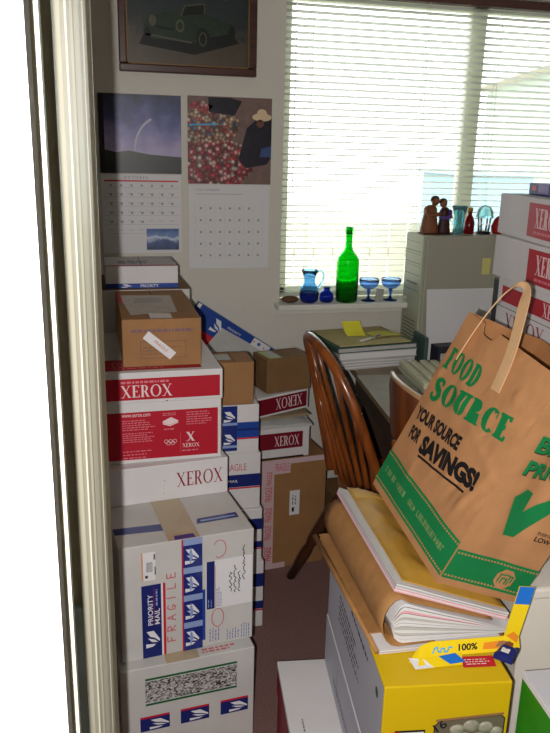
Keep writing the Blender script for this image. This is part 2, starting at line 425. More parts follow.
# doorway wall: two pieces and a lintel, the hall in front of it
struct(MB().box((-1.6, .90, 0), (-.066, .98, CZ), HALLW).build('wall_front'))
wr = MB(); wr.box((1.08, .90, 0), (RX1 + .1, .98, CZ), HALLW); wr.box((-.066, .90, 2.06), (1.08, .98, CZ), HALLW); struct(wr.build('wall_front_right'))
struct(MB().box((-1.7, -1.6, 0), (-1.6, .98, CZ), HALLW).build('wall_hall_left'))
struct(MB().box((1.5, -1.6, 0), (1.6, .90, CZ), HALLW).build('wall_hall_right'))
struct(MB().box((-1.6, -1.7, 0), (1.6, -1.6, CZ), HALLW).build('wall_hall_back'))
struct(MB().box((RX0, WY - .012, 0), (RX1, WY, .08), WHITETRIM, .003).build('baseboard_back'))
# hall wall end close on the left, with a cream casing board set just behind it
struct(MB().box((-1.6, .45, 0), (-.0271, .50, CZ), HALLW).build('wall_hall'))
struct(MB().box((-.30, .526, 0), (-.0230, .556, CZ), CREAM, .0006).build('trim_1'))
struct(MB().box((-1.6, .50, 0), (-.30, .90, CZ), HALLW).build('wall_hall_inner'))
# pale blue door leaf standing back in the gap
struct(MB().box((-.060, .690, 0), (-.0205, .700, 1.0), PALEBLUE, .001).build('door_1'))
# door casing: one moulded upright
prof = [(-.066, .705), (-.0208, .705), (-.0201, .690), (-.0192, .694), (-.0140, .708), (-.0132, .712), (-.0105, .722), (-.0090, .724), (-.0062, .738), (-.0041, .744), (-.0030, .752), (.0010, .768), (.0018, .772), (.0046, .790), (.0056, .792), (.0082, .812), (.0090, .90), (.0097, .966), (.0112, .969), (.0150, .975), (.0158, .980), (.0158, 1.0), (-.066, 1.0)]
struct(MB().prism([(x, y) for x, y in prof], 0, 2.06, CREAM).build('trim_3'))
struct(MB().prism([(1.08 - x, y) for x, y in prof][::-1], 0, 2.06, CREAM).build('trim_4'))
struct(MB().box((-.066, .705, 2.06), (1.15, 1.0, 2.12), CREAM, .004).build('trim_5'))

# window: frame, stile, panes, sill
wn = MB()
fy0, fy1 = WY + .085, WY + .13
for lo, hi in (((WX0, fy0, WZ0), (WX0 + .045, fy1, WZ1)), ((WX1 - .045, fy0, WZ0), (WX1, fy1, WZ1)), ((WX0, fy0, WZ1 - .045), (WX1, fy1, WZ1)), ((WX0, fy0, WZ0), (WX1, fy1, WZ0 + .045)), ((1.475, fy0, WZ0), (1.54, fy1, WZ1))):
    wn.box(lo, hi, mat('window_vinyl', (232, 238, 214), .5), .004)
win = struct(wn.build('window_1'))
gm = bpy.data.materials.new('window_glass'); gm.use_nodes = True; nt = gm.node_tree; nt.nodes.clear()
o_ = nt.nodes.new('ShaderNodeOutputMaterial'); mx_ = nt.nodes.new('ShaderNodeMixShader'); tr_ = nt.nodes.new('ShaderNodeBsdfTransparent'); gl_ = nt.nodes.new('ShaderNodeBsdfGlossy')
gl_.inputs['Roughness'].default_value = .02; fr_ = nt.nodes.new('ShaderNodeFresnel'); fr_.inputs[0].default_value = 1.3
nt.links.new(fr_.outputs[0], mx_.inputs[0]); nt.links.new(tr_.outputs[0], mx_.inputs[1]); nt.links.new(gl_.outputs[0], mx_.inputs[2]); nt.links.new(mx_.outputs[0], o_.inputs[0])
for x0, x1 in ((WX0 + .045, 1.475), (1.54, WX1 - .045)):
    MB().box((x0, WY + .105, WZ0 + .045), (x1, WY + .109, WZ1 - .045), gm).build('glass_pane', win)
sl = MB(); sl.box((WX0 - .022, WY - .075, WZ0 - .022), (WX1 + .02, WY + .085, WZ0), WHITETRIM, .004)
sl.box((WX0 - .015, WY - .012, WZ0 - .05), (WX1 + .015, WY - .0005, WZ0 - .022), WHITETRIM, .003)
struct(sl.build('trim_6'))
# blind
bl = thing('window_blind', 'white horizontal slatted blind pulled down over the bright window', 'blind', ((WX0 + WX1) / 2, WY + .05, WZ0), 0)
bw = (WX1 - WX0) / 2 - .012
s_ = MB(); n = 0; z = .035; tilt = math.radians(16)
while z < WZ1 - WZ0 - .035:
    pts = []
    for i in range(5):
        u = -1 + i / 2; yy = u * .0125 * math.cos(tilt); zz = z - u * .0125 * math.sin(tilt) + .0016 * (1 - u * u)
        pts += [(-bw, yy, zz), (bw, yy, zz)]
    s_.add(pts, [(2 * i, 2 * i + 1, 2 * i + 3, 2 * i + 2) for i in range(4)], SLAT, True); z += .0235
s_.build('slats', bl)
MB().box((-bw, -.02, WZ1 - WZ0 - .03), (bw, .02, WZ1 - WZ0 - .001), RAIL, .002).build('head_rail', bl)
MB().box((-bw, -.012, .012), (bw, .012, .026), SLAT, .002).build('bottom_rail', bl)
cd = MB()
for x in (-bw + .10, -bw + .55, 0.12, bw - .3, bw - .06):
    for y in (-.0135, .0135): cd.tube([(x, y, .02), (x, y, WZ1 - WZ0 - .02)], .0008, SLAT, 5)
cd.build('ladder_cord', bl)
MB().tube([(-bw + .035, -.024, .42), (-bw + .033, -.024, WZ1 - WZ0 - .02)], .0016, mat('clear_wand', (225, 228, 222), .3, trans=.6, ior=1.1), 6).build('tilt_wand', bl)

# outside: what shows pale through the slats
struct(MB().box((-14, 3.6, -.6), (26, 30, -.55), mat('pale_concrete', (190, 186, 170), .9)).build('ground_outside'))
hs = thing('neighbour_house', 'pale house wall with low gable seen through the right of the blind', 'house', (7.5, 8.6, -.55), -.25)
hw_ = MB(); hw_.box((-1.5, 0, 0), (4.2, 4, 3.15), mat('pale_green_stucco', (176, 190, 176), .9)); hw_.build('wall', hs)
hr = MB(); hr.add([(-1.8, -.3, 3.15), (4.5, -.3, 3.15), (1.35, -.3, 4.4), (-1.8, 4.3, 3.15), (4.5, 4.3, 3.15), (1.35, 4.3, 4.4)], [(0, 1, 2), (3, 5, 4), (0, 2, 5, 3), (1, 4, 5, 2), (0, 3, 4, 1)], mat('pale_roof', (190, 184, 172), .9)); hr.build('roof', hs)
fn = thing('yard_fence', 'pale board fence outside low behind the blind', 'fence', (2.6, 7.2, -.55), .0)
fb = MB()
for i in range(24): fb.box((-3.6 + i * .2, 0, 0), (-3.42 + i * .2, .02, 1.35), mat('pale_fence_wood', (196, 190, 168), .9), .004)
fb.build('board_panel', fn)
hd = MB(); hd.box((-3.6, .02, .3), (1.2, .06, .4), MATS['pale_fence_wood']); hd.box((-3.6, .02, 1.0), (1.2, .06, 1.1), MATS['pale_fence_wood']); hd.build('rail', fn)
sh = thing('garden_shed', 'small blue-grey shed outside, low behind the centre stile of the window', 'shed', (3.55, 6.2, -.55), -.1)
MB().box((-.36, 0, 0), (.36, .9, 1.85), mat('blue_grey_siding', (140, 168, 176), .9), .005).build('wall', sh)
MB().box((-.4, -.04, 1.85), (.4, .94, 1.9), mat('shed_roof', (150, 168, 170), .9), .005).build('roof', sh)

# ------------------------------------------------------------------ wall pictures
pt = thing('framed_picture', 'dark-framed painting of a green open car hung above the calendars', 'picture', (.369, WY - .001, 1.705), 0)
pw, ph = .474, .37
fm = MB()
for lo, hi in (((-pw / 2, -.024, 0), (pw / 2, 0, .026)), ((-pw / 2, -.024, ph - .026), (pw / 2, 0, ph)), ((-pw / 2, -.024, .026), (-pw / 2 + .026, 0, ph - .026)), ((pw / 2 - .026, -.024, .026), (pw / 2, 0, ph - .026))): fm.box(lo, hi, FRAMEW, .004)
fm.build('frame', pt)
ln = MB(); a, b = pw / 2 - .026, .026
for lo, hi in (((-a, -.018, b), (a, -.004, b + .005)), ((-a, -.018, ph - b - .005), (a, -.004, ph - b)), ((-a, -.018, b), (-a + .005, -.004, ph - b)), ((a - .005, -.018, b), (a, -.004, ph - b))): ln.box(lo, hi, GILT)
ln.build('gilt_liner', pt)
art = Face((-a, -.008, b), (1, 0, 0), (0, 0, 1)); aw, ah = 2 * a, ph - 2 * b
PBG = gradient_mat('painting_ground', [(0, (80, 68, 54)), (.3, (70, 60, 48)), (.42, (34, 42, 42)), (1, (26, 40, 46))], 'Z', .03, ph - .03, .55, 30, .35)
CGR = mat('painted_car_green', (36, 52, 38), .4, var=.25, scale=60); CDK = mat('painted_dark', (20, 22, 20), .4); CLT = mat('painted_highlight', (84, 84, 68), .4); CSH = mat('painted_tan', (120, 98, 66), .4)
art.mb.box((-a, -.008, b), (a, -.004, ph - b), PBG)
art.q([(.10 * aw, .20 * ah), (.55 * aw, .12 * ah), (.92 * aw, .26 * ah), (.85 * aw, .34 * ah), (.16 * aw, .36 * ah)], CDK, 0)
art.q([(.13 * aw, .33 * ah), (.16 * aw, .46 * ah), (.30 * aw, .53 * ah), (.52 * aw, .50 * ah), (.62 * aw, .54 * ah), (.86 * aw, .44 * ah), (.89 * aw, .36 * ah), (.66 * aw, .30 * ah), (.58 * aw, .24 * ah), (.20 * aw, .26 * ah)], CGR, 1)
art.q([(.44 * aw, .50 * ah), (.47 * aw, .60 * ah), (.63 * aw, .63 * ah), (.62 * aw, .53 * ah)], MATS['painted_dark'], 2)
art.stroke([(.44 * aw, .50 * ah), (.47 * aw, .60 * ah), (.63 * aw, .63 * ah), (.63 * aw, .53 * ah)], .004, CLT, 3)
art.disc(.615 * aw, .28 * ah, .055 * aw, .115 * ah, CDK, 3); art.circle(.615 * aw, .28 * ah, .032 * aw, .07 * ah, .003, CLT, 4)
art.disc(.855 * aw, .36 * ah, .028 * aw, .07 * ah, CDK, 3); art.disc(.17 * aw, .30 * ah, .025 * aw, .07 * ah, CDK, 3)
art.disc(.43 * aw, .40 * ah, .035 * aw, .065 * ah, CLT, 3); art.disc(.21 * aw, .44 * ah, .03 * aw, .055 * ah, CLT, 3); art.disc(.43 * aw, .40 * ah, .022 * aw, .04 * ah, CGR, 4)
art.stroke([(.16 * aw, .30 * ah), (.52 * aw, .24 * ah)], .006, CLT, 3); art.stroke([(.24 * aw, .38 * ah), (.38 * aw, .36 * ah)], .008, CDK, 3)
art.q([(.24 * aw, .86 * ah), (.32 * aw, .86 * ah), (.32 * aw, 1 * ah), (.26 * aw, 1 * ah)], CSH, 1)
art.build('painting', pt)

def calendar(name, label, x0, x1, ztop, zmid, zbot, group=None):
    t = thing(name, label, 'calendar', ((x0 + x1) / 2, WY - .001, zbot), 0, group)
    w = x1 - x0
    MB().box((-w / 2, -.005, zmid - zbot + .002), (w / 2, 0, ztop - zbot), PAPER).build('picture_sheet', t)
    MB().box((-w / 2 + .002, -.004, 0), (w / 2 - .002, 0, zmid - zbot), PAPER).build('month_sheet', t)
    return t, w, ztop - zbot, zmid - zbot
c1, w, H_, hm = calendar('wall_calendar', 'wall calendar with rainbow over dark hills, left of the two', .056, .340, 1.634, 1.365, 1.088, 'wall calendars')
SKY = gradient_mat('storm_sky_print', [(0, (164, 152, 190)), (.35, (118, 114, 168)), (.65, (62, 70, 126)), (1, (16, 24, 56))], 'Z', hm + .08, H_, 1.1, 13)
HILL = gradient_mat('dark_hill_print', [(0, (10, 12, 12)), (.5, (20, 26, 20)), (1, (40, 48, 36))], 'Z', hm, hm + .085, .5, 30)
f = Face((-w / 2, -.0052, hm), (1, 0, 0), (0, 0, 1)); Hp = H_ - hm
f.r(0, .004, w, Hp, SKY, 0); f.q([(0, .004), (w, .004), (w, .062), (.6 * w, .07), (.35 * w, .082), (.2 * w, .075), (0, .088)], HILL, 1)
f.r(0, .004, .018, Hp, mat('dark_left_edge', (20, 22, 28), .4), 2)  # dark strip down the left edge of the picture
for k, (cc, rr) in enumerate((((196, 176, 200), .098), ((200, 196, 206), .0955), ((170, 180, 206), .093))):
    f.circle(.215, .078, rr, rr * 1.25, .0026, mat('rainbow_band_%d' % k, cc, .4), 2, PI * .62, PI * .99)
f.build('landscape_photo', c1)
g = Face((-w / 2, -.0042, 0), (1, 0, 0), (0, 0, 1))
g.r(.012, hm - .024, w - .012, hm - .019, POSTRED, 0); g.text('O C T O B E R', .08, hm - .014, .085, .008, GREYINK, 0)
for i in range(6): g.r(.012, hm - .046 - i * .032, w - .01, hm - .0452 - i * .032, FAINT, 0)
rn = random.Random(3)
for i in range(5):
    for j in range(7):
        if i == 4 and j > 3: continue
        g.r(.03 + j * .036, hm - .041 - i * .032, .038 + j * .036, hm - .034 - i * .032, FAINT, 0); g.r(.02 + j * .036, hm - .066 - i * .032, .04 + j * .036, hm - .0645 - i * .032, FAINT, 0)
SEA = gradient_mat('sea_print', [(0, (24, 40, 88)), (.35, (60, 86, 140)), (.55, (200, 210, 226)), (.7, (96, 126, 180)), (1, (52, 84, 150))], 'Z', .012, .088, .7, 30)
g.r(.155, .012, w - .012, .088, SEA, 1); g.build('month_grid', c1)

c2, w, H_, hm = calendar('wall_calendar', 'wall calendar with red market stall photo, right of the two beside the window', .363, .668, 1.637, 1.334, 1.03, 'wall calendars')
f = Face((-w / 2, -.0052, hm), (1, 0, 0), (0, 0, 1)); Hp = H_ - hm
MKT = cells_mat('market_goods_print', [(0, (170, 32, 50)), (.3, (206, 66, 80)), (.5, (230, 170, 165)), (.66, (150, 84, 70)), (.76, (214, 200, 190)), (.92, (110, 34, 46))], 74)
MKT2 = cells_mat('market_pale_goods_print', [(0, (186, 150, 122)), (.3, (222, 198, 170)), (.5, (150, 96, 76)), (.68, (190, 80, 76)), (.85, (100, 110, 130))], 78)
DUST = mat('market_ground_print', (122, 98, 92), .4, var=.15, scale=40)
f.r(0, .003, w, Hp, DUST, 0)
f.q([(0, .003), (.62 * w, .003), (.78 * w, .05), (.66 * w, .14), (.5 * w, .155), (0, .15)], MKT, 1)
f.q([(0, .145), (.5 * w, .15), (.62 * w, .2), (.6 * w, .235), (.3 * w, .25), (.1 * w, .27), (0, .24)], MKT2, 2)
DKC = mat('dark_clothing_print', (34, 32, 44), .4, var=.3, scale=50)
f.q([(.6 * w, .09), (.7 * w, .06), (.95 * w, .075), (w, .1), (w, .24), (.86 * w, .24), (.7 * w, .2)], DKC, 3)
f.q([(.86 * w, .10), (w, .10), (w, .14), (.88 * w, .13)], mat('blue_skirt_print', (60, 80, 130), .4), 4)
f.disc(.88 * w, .238, .036, .014, mat('straw_hat_print', (222, 196, 160), .4), 4); f.disc(.88 * w, .252, .018, .014, MATS['straw_hat_print'], 5)
f.disc(.86 * w, .216, .014, .014, mat('face_print', (110, 70, 56), .4), 4)
f.q([(.25 * w, .25), (.55 * w, .24), (.64 * w, .29), (.5 * w, Hp - .003), (.24 * w, Hp - .003)], DKC, 3); f.q([(.0, .27), (.2 * w, .24), (.3 * w, .27), (.15 * w, .29)], MATS['market_goods_print'], 3)
f.stroke([(.02 * w, .205), (.36 * w, .21)], .006, CYAN, 4)
f.build('market_photo', c2)
g = Face((-w / 2, -.0042, 0), (1, 0, 0), (0, 0, 1))
g.text('NOVEMBER', .03, hm - .022, .085, .008, FAINT, 0); g.r(.03, hm - .034, .20, hm - .032, FAINT, 0)
for i in range(5):
    for j in range(7):
        if i == 0 and j > 5: continue
        g.r(.042 + j * .036, hm - .088 - i * .043, .05 + j * .036, hm - .08 - i * .043, FAINT, 0)
    for j in range(8): g.r(.026 + j * .036, hm - .098 - i * .043, .0265 + j * .036, hm - .07 - i * .043, FAINT, 0)
g.build('month_grid', c2)

# ------------------------------------------------------------------ window sill things
SY, SZ = WY - .022, WZ0
def on_sill(mb, part, name, label, cat, x, group=None, more=()):
    t = thing(name, label, cat, (x, SY, SZ), 0, group); mb.build(part, t)
    return t
m_ = MB(); m_.ball((0, 0, .0135), (.034, .022, .0135), STONE); o = m_.build('brown_stone'); o.location = (.752, SY, SZ); tag(o, 'flat brown stone at the left end of the window sill', 'stone')
def hollow(prof, th=.003): return prof + [(max(r - th, .0005), z) for r, z in reversed(prof[1:])] + [(.0005, prof[0][1] + th)]
pit = MB(); pp = [(.024, 0), (.034, .008), (.038, .03), (.036, .052), (.027, .068), (.021, .08), (.023, .1), (.033, .126)]
pit.lathe(hollow(pp), BLUEGLASS, 28)
t = on_sill(pit, 'jug_body', 'glass_pitcher', 'pale blue glass pitcher with looped handle on the window sill', 'pitcher', .828)
MB().tube([(.028, 0, .118), (.046, 0, .122), (.057, 0, .108), (.055, 0, .085), (.04, 0, .062), (.034, 0, .055)], .0042, BLUEGLASS, 10).build('handle', t)
bd = MB(); bd.lathe([(.0242, .001), (.0345, .008), (.0386, .03), (.038, .04), (.0366, .041), (.037, .03), (.033, .009), (.0235, .003)], COBALT, 28); bd.build('cobalt_foot_band', t)
va = MB(); va.lathe(hollow([(.02, 0), (.027, .006), (.028, .022), (.024, .036), (.013, .044), (.012, .052), (.016, .058)]), COBALT, 24)
on_sill(va, 'vase_body', 'bud_vase', 'tiny squat cobalt blue vase between pitcher and green bottle', 'vase', .899)
bo = MB(); bp_ = [(.038, 0), (.0435, .006), (.044, .15), (.042, .168), (.03, .185), (.018, .2), (.0135, .215), (.0125, .262), (.0125, .268)]
bo.lathe(hollow(bp_, .0035), GREENGLASS, 30)
t = on_sill(bo, 'bottle_body', 'glass_bottle', 'tall green glass bottle standing on the window sill', 'bottle', .981)
MB().lathe([(.0127, .262), (.0155, .264), (.0155, .28), (.0145, .29), (.009, .291), (.009, .262)], GREENGLASS, 24).build('lip_ring', t)
def goblet(x, label):
    t = thing('glass_goblet', label, 'goblet', (x, SY, SZ), 0, 'blue goblets on the sill')
    gb = MB(); gb.lathe(hollow([(.006, .045), (.02, .05), (.034, .06), (.039, .075), (.041, .088)], .0025), GOBLET, 26); gb.build('bowl', t)
    st = MB(); st.lathe([(.028, 0), (.028, .003), (.012, .007), (.005, .014), (.0045, .03), (.008, .038), (.006, .046)], COBALT, 24); st.build('stem', t)
goblet(1.073, 'blue stemmed glass goblet right next to the green bottle')
goblet(1.166, 'blue stemmed glass goblet beside the beige tower, far from the green bottle')
cdm = MB().box((-.016, -.004, 0), (.016, .004, .045), mat('grey_card', (176, 174, 164), .6), .001).build('grey_card_block'); cdm.location = (1.12, SY + .005, SZ); cdm.rotation_euler = (0, .12, .2)
cdm.location.z += .002
tag(cdm, 'small grey card block standing between the two goblets', 'card')
# ------------------------------------------------------------------ desk and what stands on it
DZ = .70
def desk_xy(u, v):   # u across from the left edge, v along from the far end towards the hall
    a = -.124
    return (.930 + u * math.cos(a) - (-v) * math.sin(a) * -1 * -1, 2.74 + u * math.sin(a) - v * math.cos(a))
da = -.124
dk = thing('writing_desk', 'tan laminate desk with dark sides under the window, piled with papers', 'desk', (.955, 2.725, 0), da)
MB().box((0, -1.42, DZ - .03), (.78, -.10, DZ), DESKM, .004).build('desk_top', dk)
for y in (-1.39, -.12): MB().box((.07, y - .012, 0), (.74, y + .012, DZ - .03), DESKD, .002).build('side_panel', dk)
MB().box((.70, -1.36, .2), (.72, -.16, DZ - .03), DESKD).build('back_panel', dk)
MB().box((.03, -1.36, DZ - .12), (.05, -.16, DZ - .03), DESKD, .002).build('drawer_front', dk)
# desk mat
dm = MB().box((0, -.62, 0), (.34, 0, .002), mat('grey_blotter', (172, 168, 158), .7, var=.06, scale=20)).build('desk_blotter'); dm.location = (.905, 2.395, DZ); dm.rotation_euler = (0, 0, da)
tag(dm, 'dull grey blotter lying on the desk beside the paper pile', 'blotter')
# tower computer
tw = thing('tower_computer', 'beige tower computer case standing on the desk before the window', 'computer', (1.218, 2.596, DZ), .0)
MB().box((.012, 0, .012), (.44, .165, .466), BEIGE, .006).build('case', tw)
MB().box((0, .003, .012), (.0125, .162, .466), BEIGED, .004).build('front_bezel', tw)
fc = Face((0, .162, .012), (0, -1, 0), (0, 0, 1))
for i, (z0, z1) in enumerate(((.39, .425), (.345, .38), (.30, .335))):
    fc.r(.012, z0, .147, z0 + .0025, mat('bezel_groove', (110, 112, 96), .7), 0); fc.r(.012, z1, .147, z1 + .0015, mat('bezel_groove', (110, 112, 96), .7), 0)
fc.r(.03, .265, .13, .272, mat('bezel_groove', (110, 112, 96), .7), 0); fc.r(.012, .24, .147, .2425, mat('bezel_groove', (110, 112, 96), .7), 0)
for i in range(6): fc.r(.02, .05 + i * .014, .14, .054 + i * .014, mat('bezel_groove', (110, 112, 96), .7), 0)
fc.build('drive_bay_lines', tw)
MB().lathe([(.009, 0), (.009, .004), (.006, .006)], BEIGED, 16, M=Matrix.Translation((0, .13, .21)) @ Matrix.Rotation(-PI / 2, 4, 'Y')).build('power_button', tw)
for x in (.03, .4):
    for y in (.02, .145): MB().box((x - .012, y - .012, 0), (x + .012, y + .012, .0125), BLACKP, .002).build('foot', tw)
sn = MB().box((0, -.0012, 0), (.034, 0, .062), STICKY2).build('sticky_note'); sn.location = (1.466, 2.5955, 1.020); tag(sn, 'pale yellow note stuck on the side of the beige tower', 'note')
ws = MB().slab(.30, .27, 8, 8, lambda x, y: .0016 + .004 * math.sin(x * 14) * (y / .27) ** 2, lambda x, y: .004 * math.sin(x * 14) * (y / .27) ** 2, PAPER).build('white_sheet')
ws.location = (1.238, 2.545, DZ + .001); ws.rotation_euler = (math.radians(82), 0, 0)
tag(ws, 'big white paper sheet propped against the beige tower', 'paper')
# things on the tower
TZ = DZ + .467; TY = 2.672
def head(mb, c, r, hair, face):
    mb.ball(c, (r * .86, r * .9, r), face); mb.ball((c[0], c[1] + r * .22, c[2] + r * .32), (r * .98, r * .9, r * .86), hair)
    mb.ball((c[0] + r * .1, c[1] - r * .9, c[2] - r * .1), (r * .16, r * .2, r * .22), face)
fg = thing('carved_figurine', 'brown carved figurine of two robed figures leaning together', 'figurine', (1.300, TY, TZ), 0)
lf = MB(); lf.lathe([(.034, 0), (.036, .012), (.030, .05), (.025, .075), (.027, .092), (.019, .103), (.007, .108)], CARVE, 20, (-.03, 0, 0), (1, .8))
lf.tube([(-.05, -.012, .094), (-.045, -.026, .07), (-.01, -.026, .074), (.012, -.018, .08)], [.010, .009, .008, .006], CARVE, 10)
head(lf, (-.012, 0, .122), .0175, CARVED, CARVE); lf.tube([(-.022, 0, .098), (-.014, 0, .112)], [.009, .008], CARVE); lf.build('left_figure', fg)
rf = MB(); rf.lathe([(.026, 0), (.027, .01), (.021, .05), (.019, .07), (.021, .086), (.014, .096), (.006, .1)], CARVED, 20, (.030, 0, 0), (1, .8))
head(rf, (.022, 0, .114), .0165, CARVED, CARVE); rf.tube([(.027, 0, .094), (.023, 0, .106)], [.008, .007], CARVE)
rf.tube([(.046, -.01, .088), (.044, -.024, .066), (.02, -.024, .06), (.0, -.018, .066)], [.009, .008, .007, .006], PURPLE, 10); rf.build('right_figure', fg)
MB().box((-.064, -.03, -.0), (.06, .03, .004), CARVED, .0015).build('plinth', fg)
def on_tower(name, label, cat, x): return thing(name, label, cat, (x, TY, TZ), 0)
t = on_tower('glass_cup', 'pale teal glass cup on the tower between carving and red bottle', 'cup', 1.392)
MB().lathe(hollow([(.018, 0), (.021, .004), (.019, .03), (.021, .07), (.032, .105)], .003), TEALGLASS, 22).build('cup_body', t)
MB().tube([(-.02, 0, .085), (-.036, 0, .078), (-.036, 0, .05), (-.02, 0, .04)], .003, TEALGLASS, 8).build('handle', t)
t = on_tower('red_bottle', 'small dark red glass bottle standing on the tower', 'bottle', 1.437)
MB().lathe(hollow([(.018, 0), (.02, .004), (.02, .045), (.012, .065), (.008, .072), (.008, .084)], .003), REDGLASS, 20).build('bottle_body', t)
MB().lathe([(.0085, .084), (.011, .086), (.011, .096), (.004, .1)], mat('gold_stopper', (170, 130, 60), .3, metal=.7), 16).build('stopper', t)
t = on_tower('domed_ornament', 'silver ornament under a teal glass dome beside the stacked cartons', 'ornament', 1.50)
MB().lathe([(.034, .062), (.034, .066), (.031, .085), (.022, .1), (.008, .108), (.001, .109)], TEALGLASS, 22).build('dome', t)
pm = MB(); pm.lathe([(.026, 0), (.027, .006), (.02, .01)], BLACKP, 20)
pm.build('base', t)
for k in range(4):
    a = k * PI / 2 + .6; MB().tube([(.02 * math.cos(a), .02 * math.sin(a), .008), (.026 * math.cos(a), .026 * math.sin(a), .063)], .004, SILVER, 8).build('post', t)
t = on_tower('red_trinket', 'dark red rounded trinket at the end of the tower top', 'trinket', 1.56)
MB().lathe([(.016, 0), (.024, .008), (.026, .03), (.018, .05), (.008, .064), (.001, .068)], REDGLASS, 18).build('trinket_body', t)
# paper pile on the far end of the desk
py0, px0 = 2.45, .86
def flatbook(name, label, cat, loc, rz, w, d, h, cover, pages, group=None):
    t = thing(name, label, cat, loc, rz, group)
    MB().box((0.002, 0.002, .003), (w - .003, d - .003, h - .003), pages).build('pages', t)
    cv = MB(); cv.box((0, 0, 0), (w, d, .003), cover); cv.box((0, 0, h - .003), (w, d, h), cover); cv.box((0, 0, .003), (.002, d, h - .003), cover); cv.build('cover', t)
    return t
PG = 'papers piled on the desk'
OLIVE = mat('olive_folder', (186, 172, 120), .65, var=.06, scale=20); GREENCV = mat('dark_green_cover', (52, 84, 72), .6)
zz = DZ
t = thing('paper_stack', 'thick ragged white paper stack at the bottom of the desk pile', 'papers', (.868, 2.462, zz), .12, PG)
MB().slab(.305, .27, 6, 6, lambda x, y: .036 + .002 * math.sin(x * 20 + y * 9), lambda x, y: 0, PAPERG, lambda k: (PAPERG, PAPER)[k % 2], lay=7).build('sheets', t); zz += .039
flatbook('ring_binder', 'pale binder lying in the desk pile above the ragged papers', 'binder', (.858, 2.452, zz), .10, .315, .285, .028, PAPERG, PAPER, PG); zz += .0285
flatbook('green_edged_book', 'dark green edged flat book topping the desk pile under the folder', 'book', (.850, 2.446, zz), .13, .325, .285, .020, GREENCV, PAPERG, PG); zz += .0205
o = MB().slab(.29, .25, 4, 4, lambda x, y: .004 + .001 * math.sin(x * 30), lambda x, y: 0, OLIVE).build('olive_folder'); o.location = (.862, 2.458, zz + .0012); o.rotation_euler = (0, 0, .13); tag(o, 'olive folder on the very top of the desk pile', 'folder', PG); zz += .006
o = MB().slab(.075, .07, 4, 4, lambda x, y: .0012 + 6.5 * y * y, lambda x, y: 6.5 * y * y, STICKY).build('yellow_sticky_pad'); o.location = (.932, 2.585, zz + .002); o.rotation_euler = (.15, 0, .05); tag(o, 'bright yellow sticky note with its top curled up on the olive folder', 'note')
o = MB().slab(.12, .075, 4, 4, lambda x, y: .0012 + .003 * math.sin(x * 30), lambda x, y: .003 * math.sin(x * 30), mat('lime_note', (214, 206, 96), .6)).build('yellow_slip'); o.location = (1.03, 2.545, zz + .0042); o.rotation_euler = (0, 0, .2); tag(o, 'flat pale yellow slip lying right of the curled sticky note', 'note')
t = thing('ballpoint_pen', 'blue and white pen lying across the olive folder', 'pen', (1.0, 2.53, zz + .0055), .6)
MB().tube([(-.06, 0, 0), (.035, 0, 0)], .004, PAPER, 8).build('barrel', t); MB().tube([(.035, 0, 0), (.07, 0, 0)], .0045, BLUE, 8).build('cap', t)
# small dark tray right of the pile, leaning narrow book
o = MB().box((0, 0, 0), (.014, .12, .11), mat('green_grey_cover', (70, 92, 88), .6), .002).build('upright_book'); o.location = (1.19, 2.462, DZ); o.rotation_euler = (0, 0, -.05); tag(o, 'narrow dark green book standing on edge beside the tower', 'book')
# ribbed tray
t = thing('ribbed_tray', 'ribbed greenish beige tray on the desk behind the bow-backed chair', 'tray', (1.045, 2.15, DZ + .003), -.12)
rt = MB(); rt.box((0, 0, 0), (.27, .30, .012), BEIGED, .003); rt.build('base', t)
for i in range(7): MB().box((.004 + i * .038, .004, .012), (.030 + i * .038, .296, .034), mat('tray_rib', (206, 204, 176), .55), .005).build('rib', t)
# small clutter in front of the white sheet
CG = 'small boxes on the desk before the tower'
for (x, y, z, w, d, h, mm, nm, lb) in ((1.245, 2.455, 0, .09, .06, .075, mat('dark_box', (50, 50, 60), .5), 'dark_small_box', 'small charcoal box on the desk in front of the propped white sheet'),
        (1.34, 2.45, 0, .06, .06, .095, mat('red_tin', (168, 40, 36), .4), 'red_tin', 'little red tin on the desk by the propped white sheet'),
        (1.405, 2.44, 0, .07, .06, .085, mat('blue_box', (40, 70, 130), .45), 'blue_small_box', 'little blue box on the desk at the right of the red tin')):
    t = thing(nm, lb, 'box', (x, y, DZ), .1, CG); MB().box((0, 0, 0), (w, d, h), mm, .003).build('box_body', t)
    Face((0, 0, 0), (1, 0, 0), (0, 0, 1)).r(.008, .02, w - .008, .05, PAPERG, 0).build('label_patch', t)
t = thing('desk_speaker', 'black desktop speaker standing beside the stacked cartons', 'speaker', (1.335, 2.17, DZ), -.1)
MB().box((0, 0, 0), (.12, .13, .36), BLACKP, .006).build('cabinet', t)
MB().lathe([(.045, 0), (.045, .003), (.03, .004)], mat('speaker_cloth', (36, 36, 38), .9), 24, M=Matrix.Translation((.06, -.001, .12)) @ Matrix.Rotation(PI / 2, 4, 'X')).build('driver', t)

# ------------------------------------------------------------------ cartons stacked at the right on the desk
RG = 'paper cartons stacked on the desk'
def right_carton(P, label, lab, name='paper_carton'):
    t = carton(name, label, 'carton', P, CARD, RG); w, d, h = P[4:]
    f = front(w, d, h); lab(f, w, h); f.build('printed_label', t)
    return t
def lab_big(u0):
    u0 = u0 * .905
    def go(f, w, h):
        f.r(u0, .012, u0 + .185, h - .011, RED, 0); f.word('XEROX', u0 + .040, .034, .132, .044, PALEINK, 1, .22, .07); f.dashes(u0 + .04, .018, u0 + .14, .029, 1, PINKINK, 1)
    return go
R1 = (1.038, 1.777, 1.2655, -1.75, .44, .29, .0995); R2 = (1.002, 1.720, 1.1655, -1.675, .44, .29, .0995)
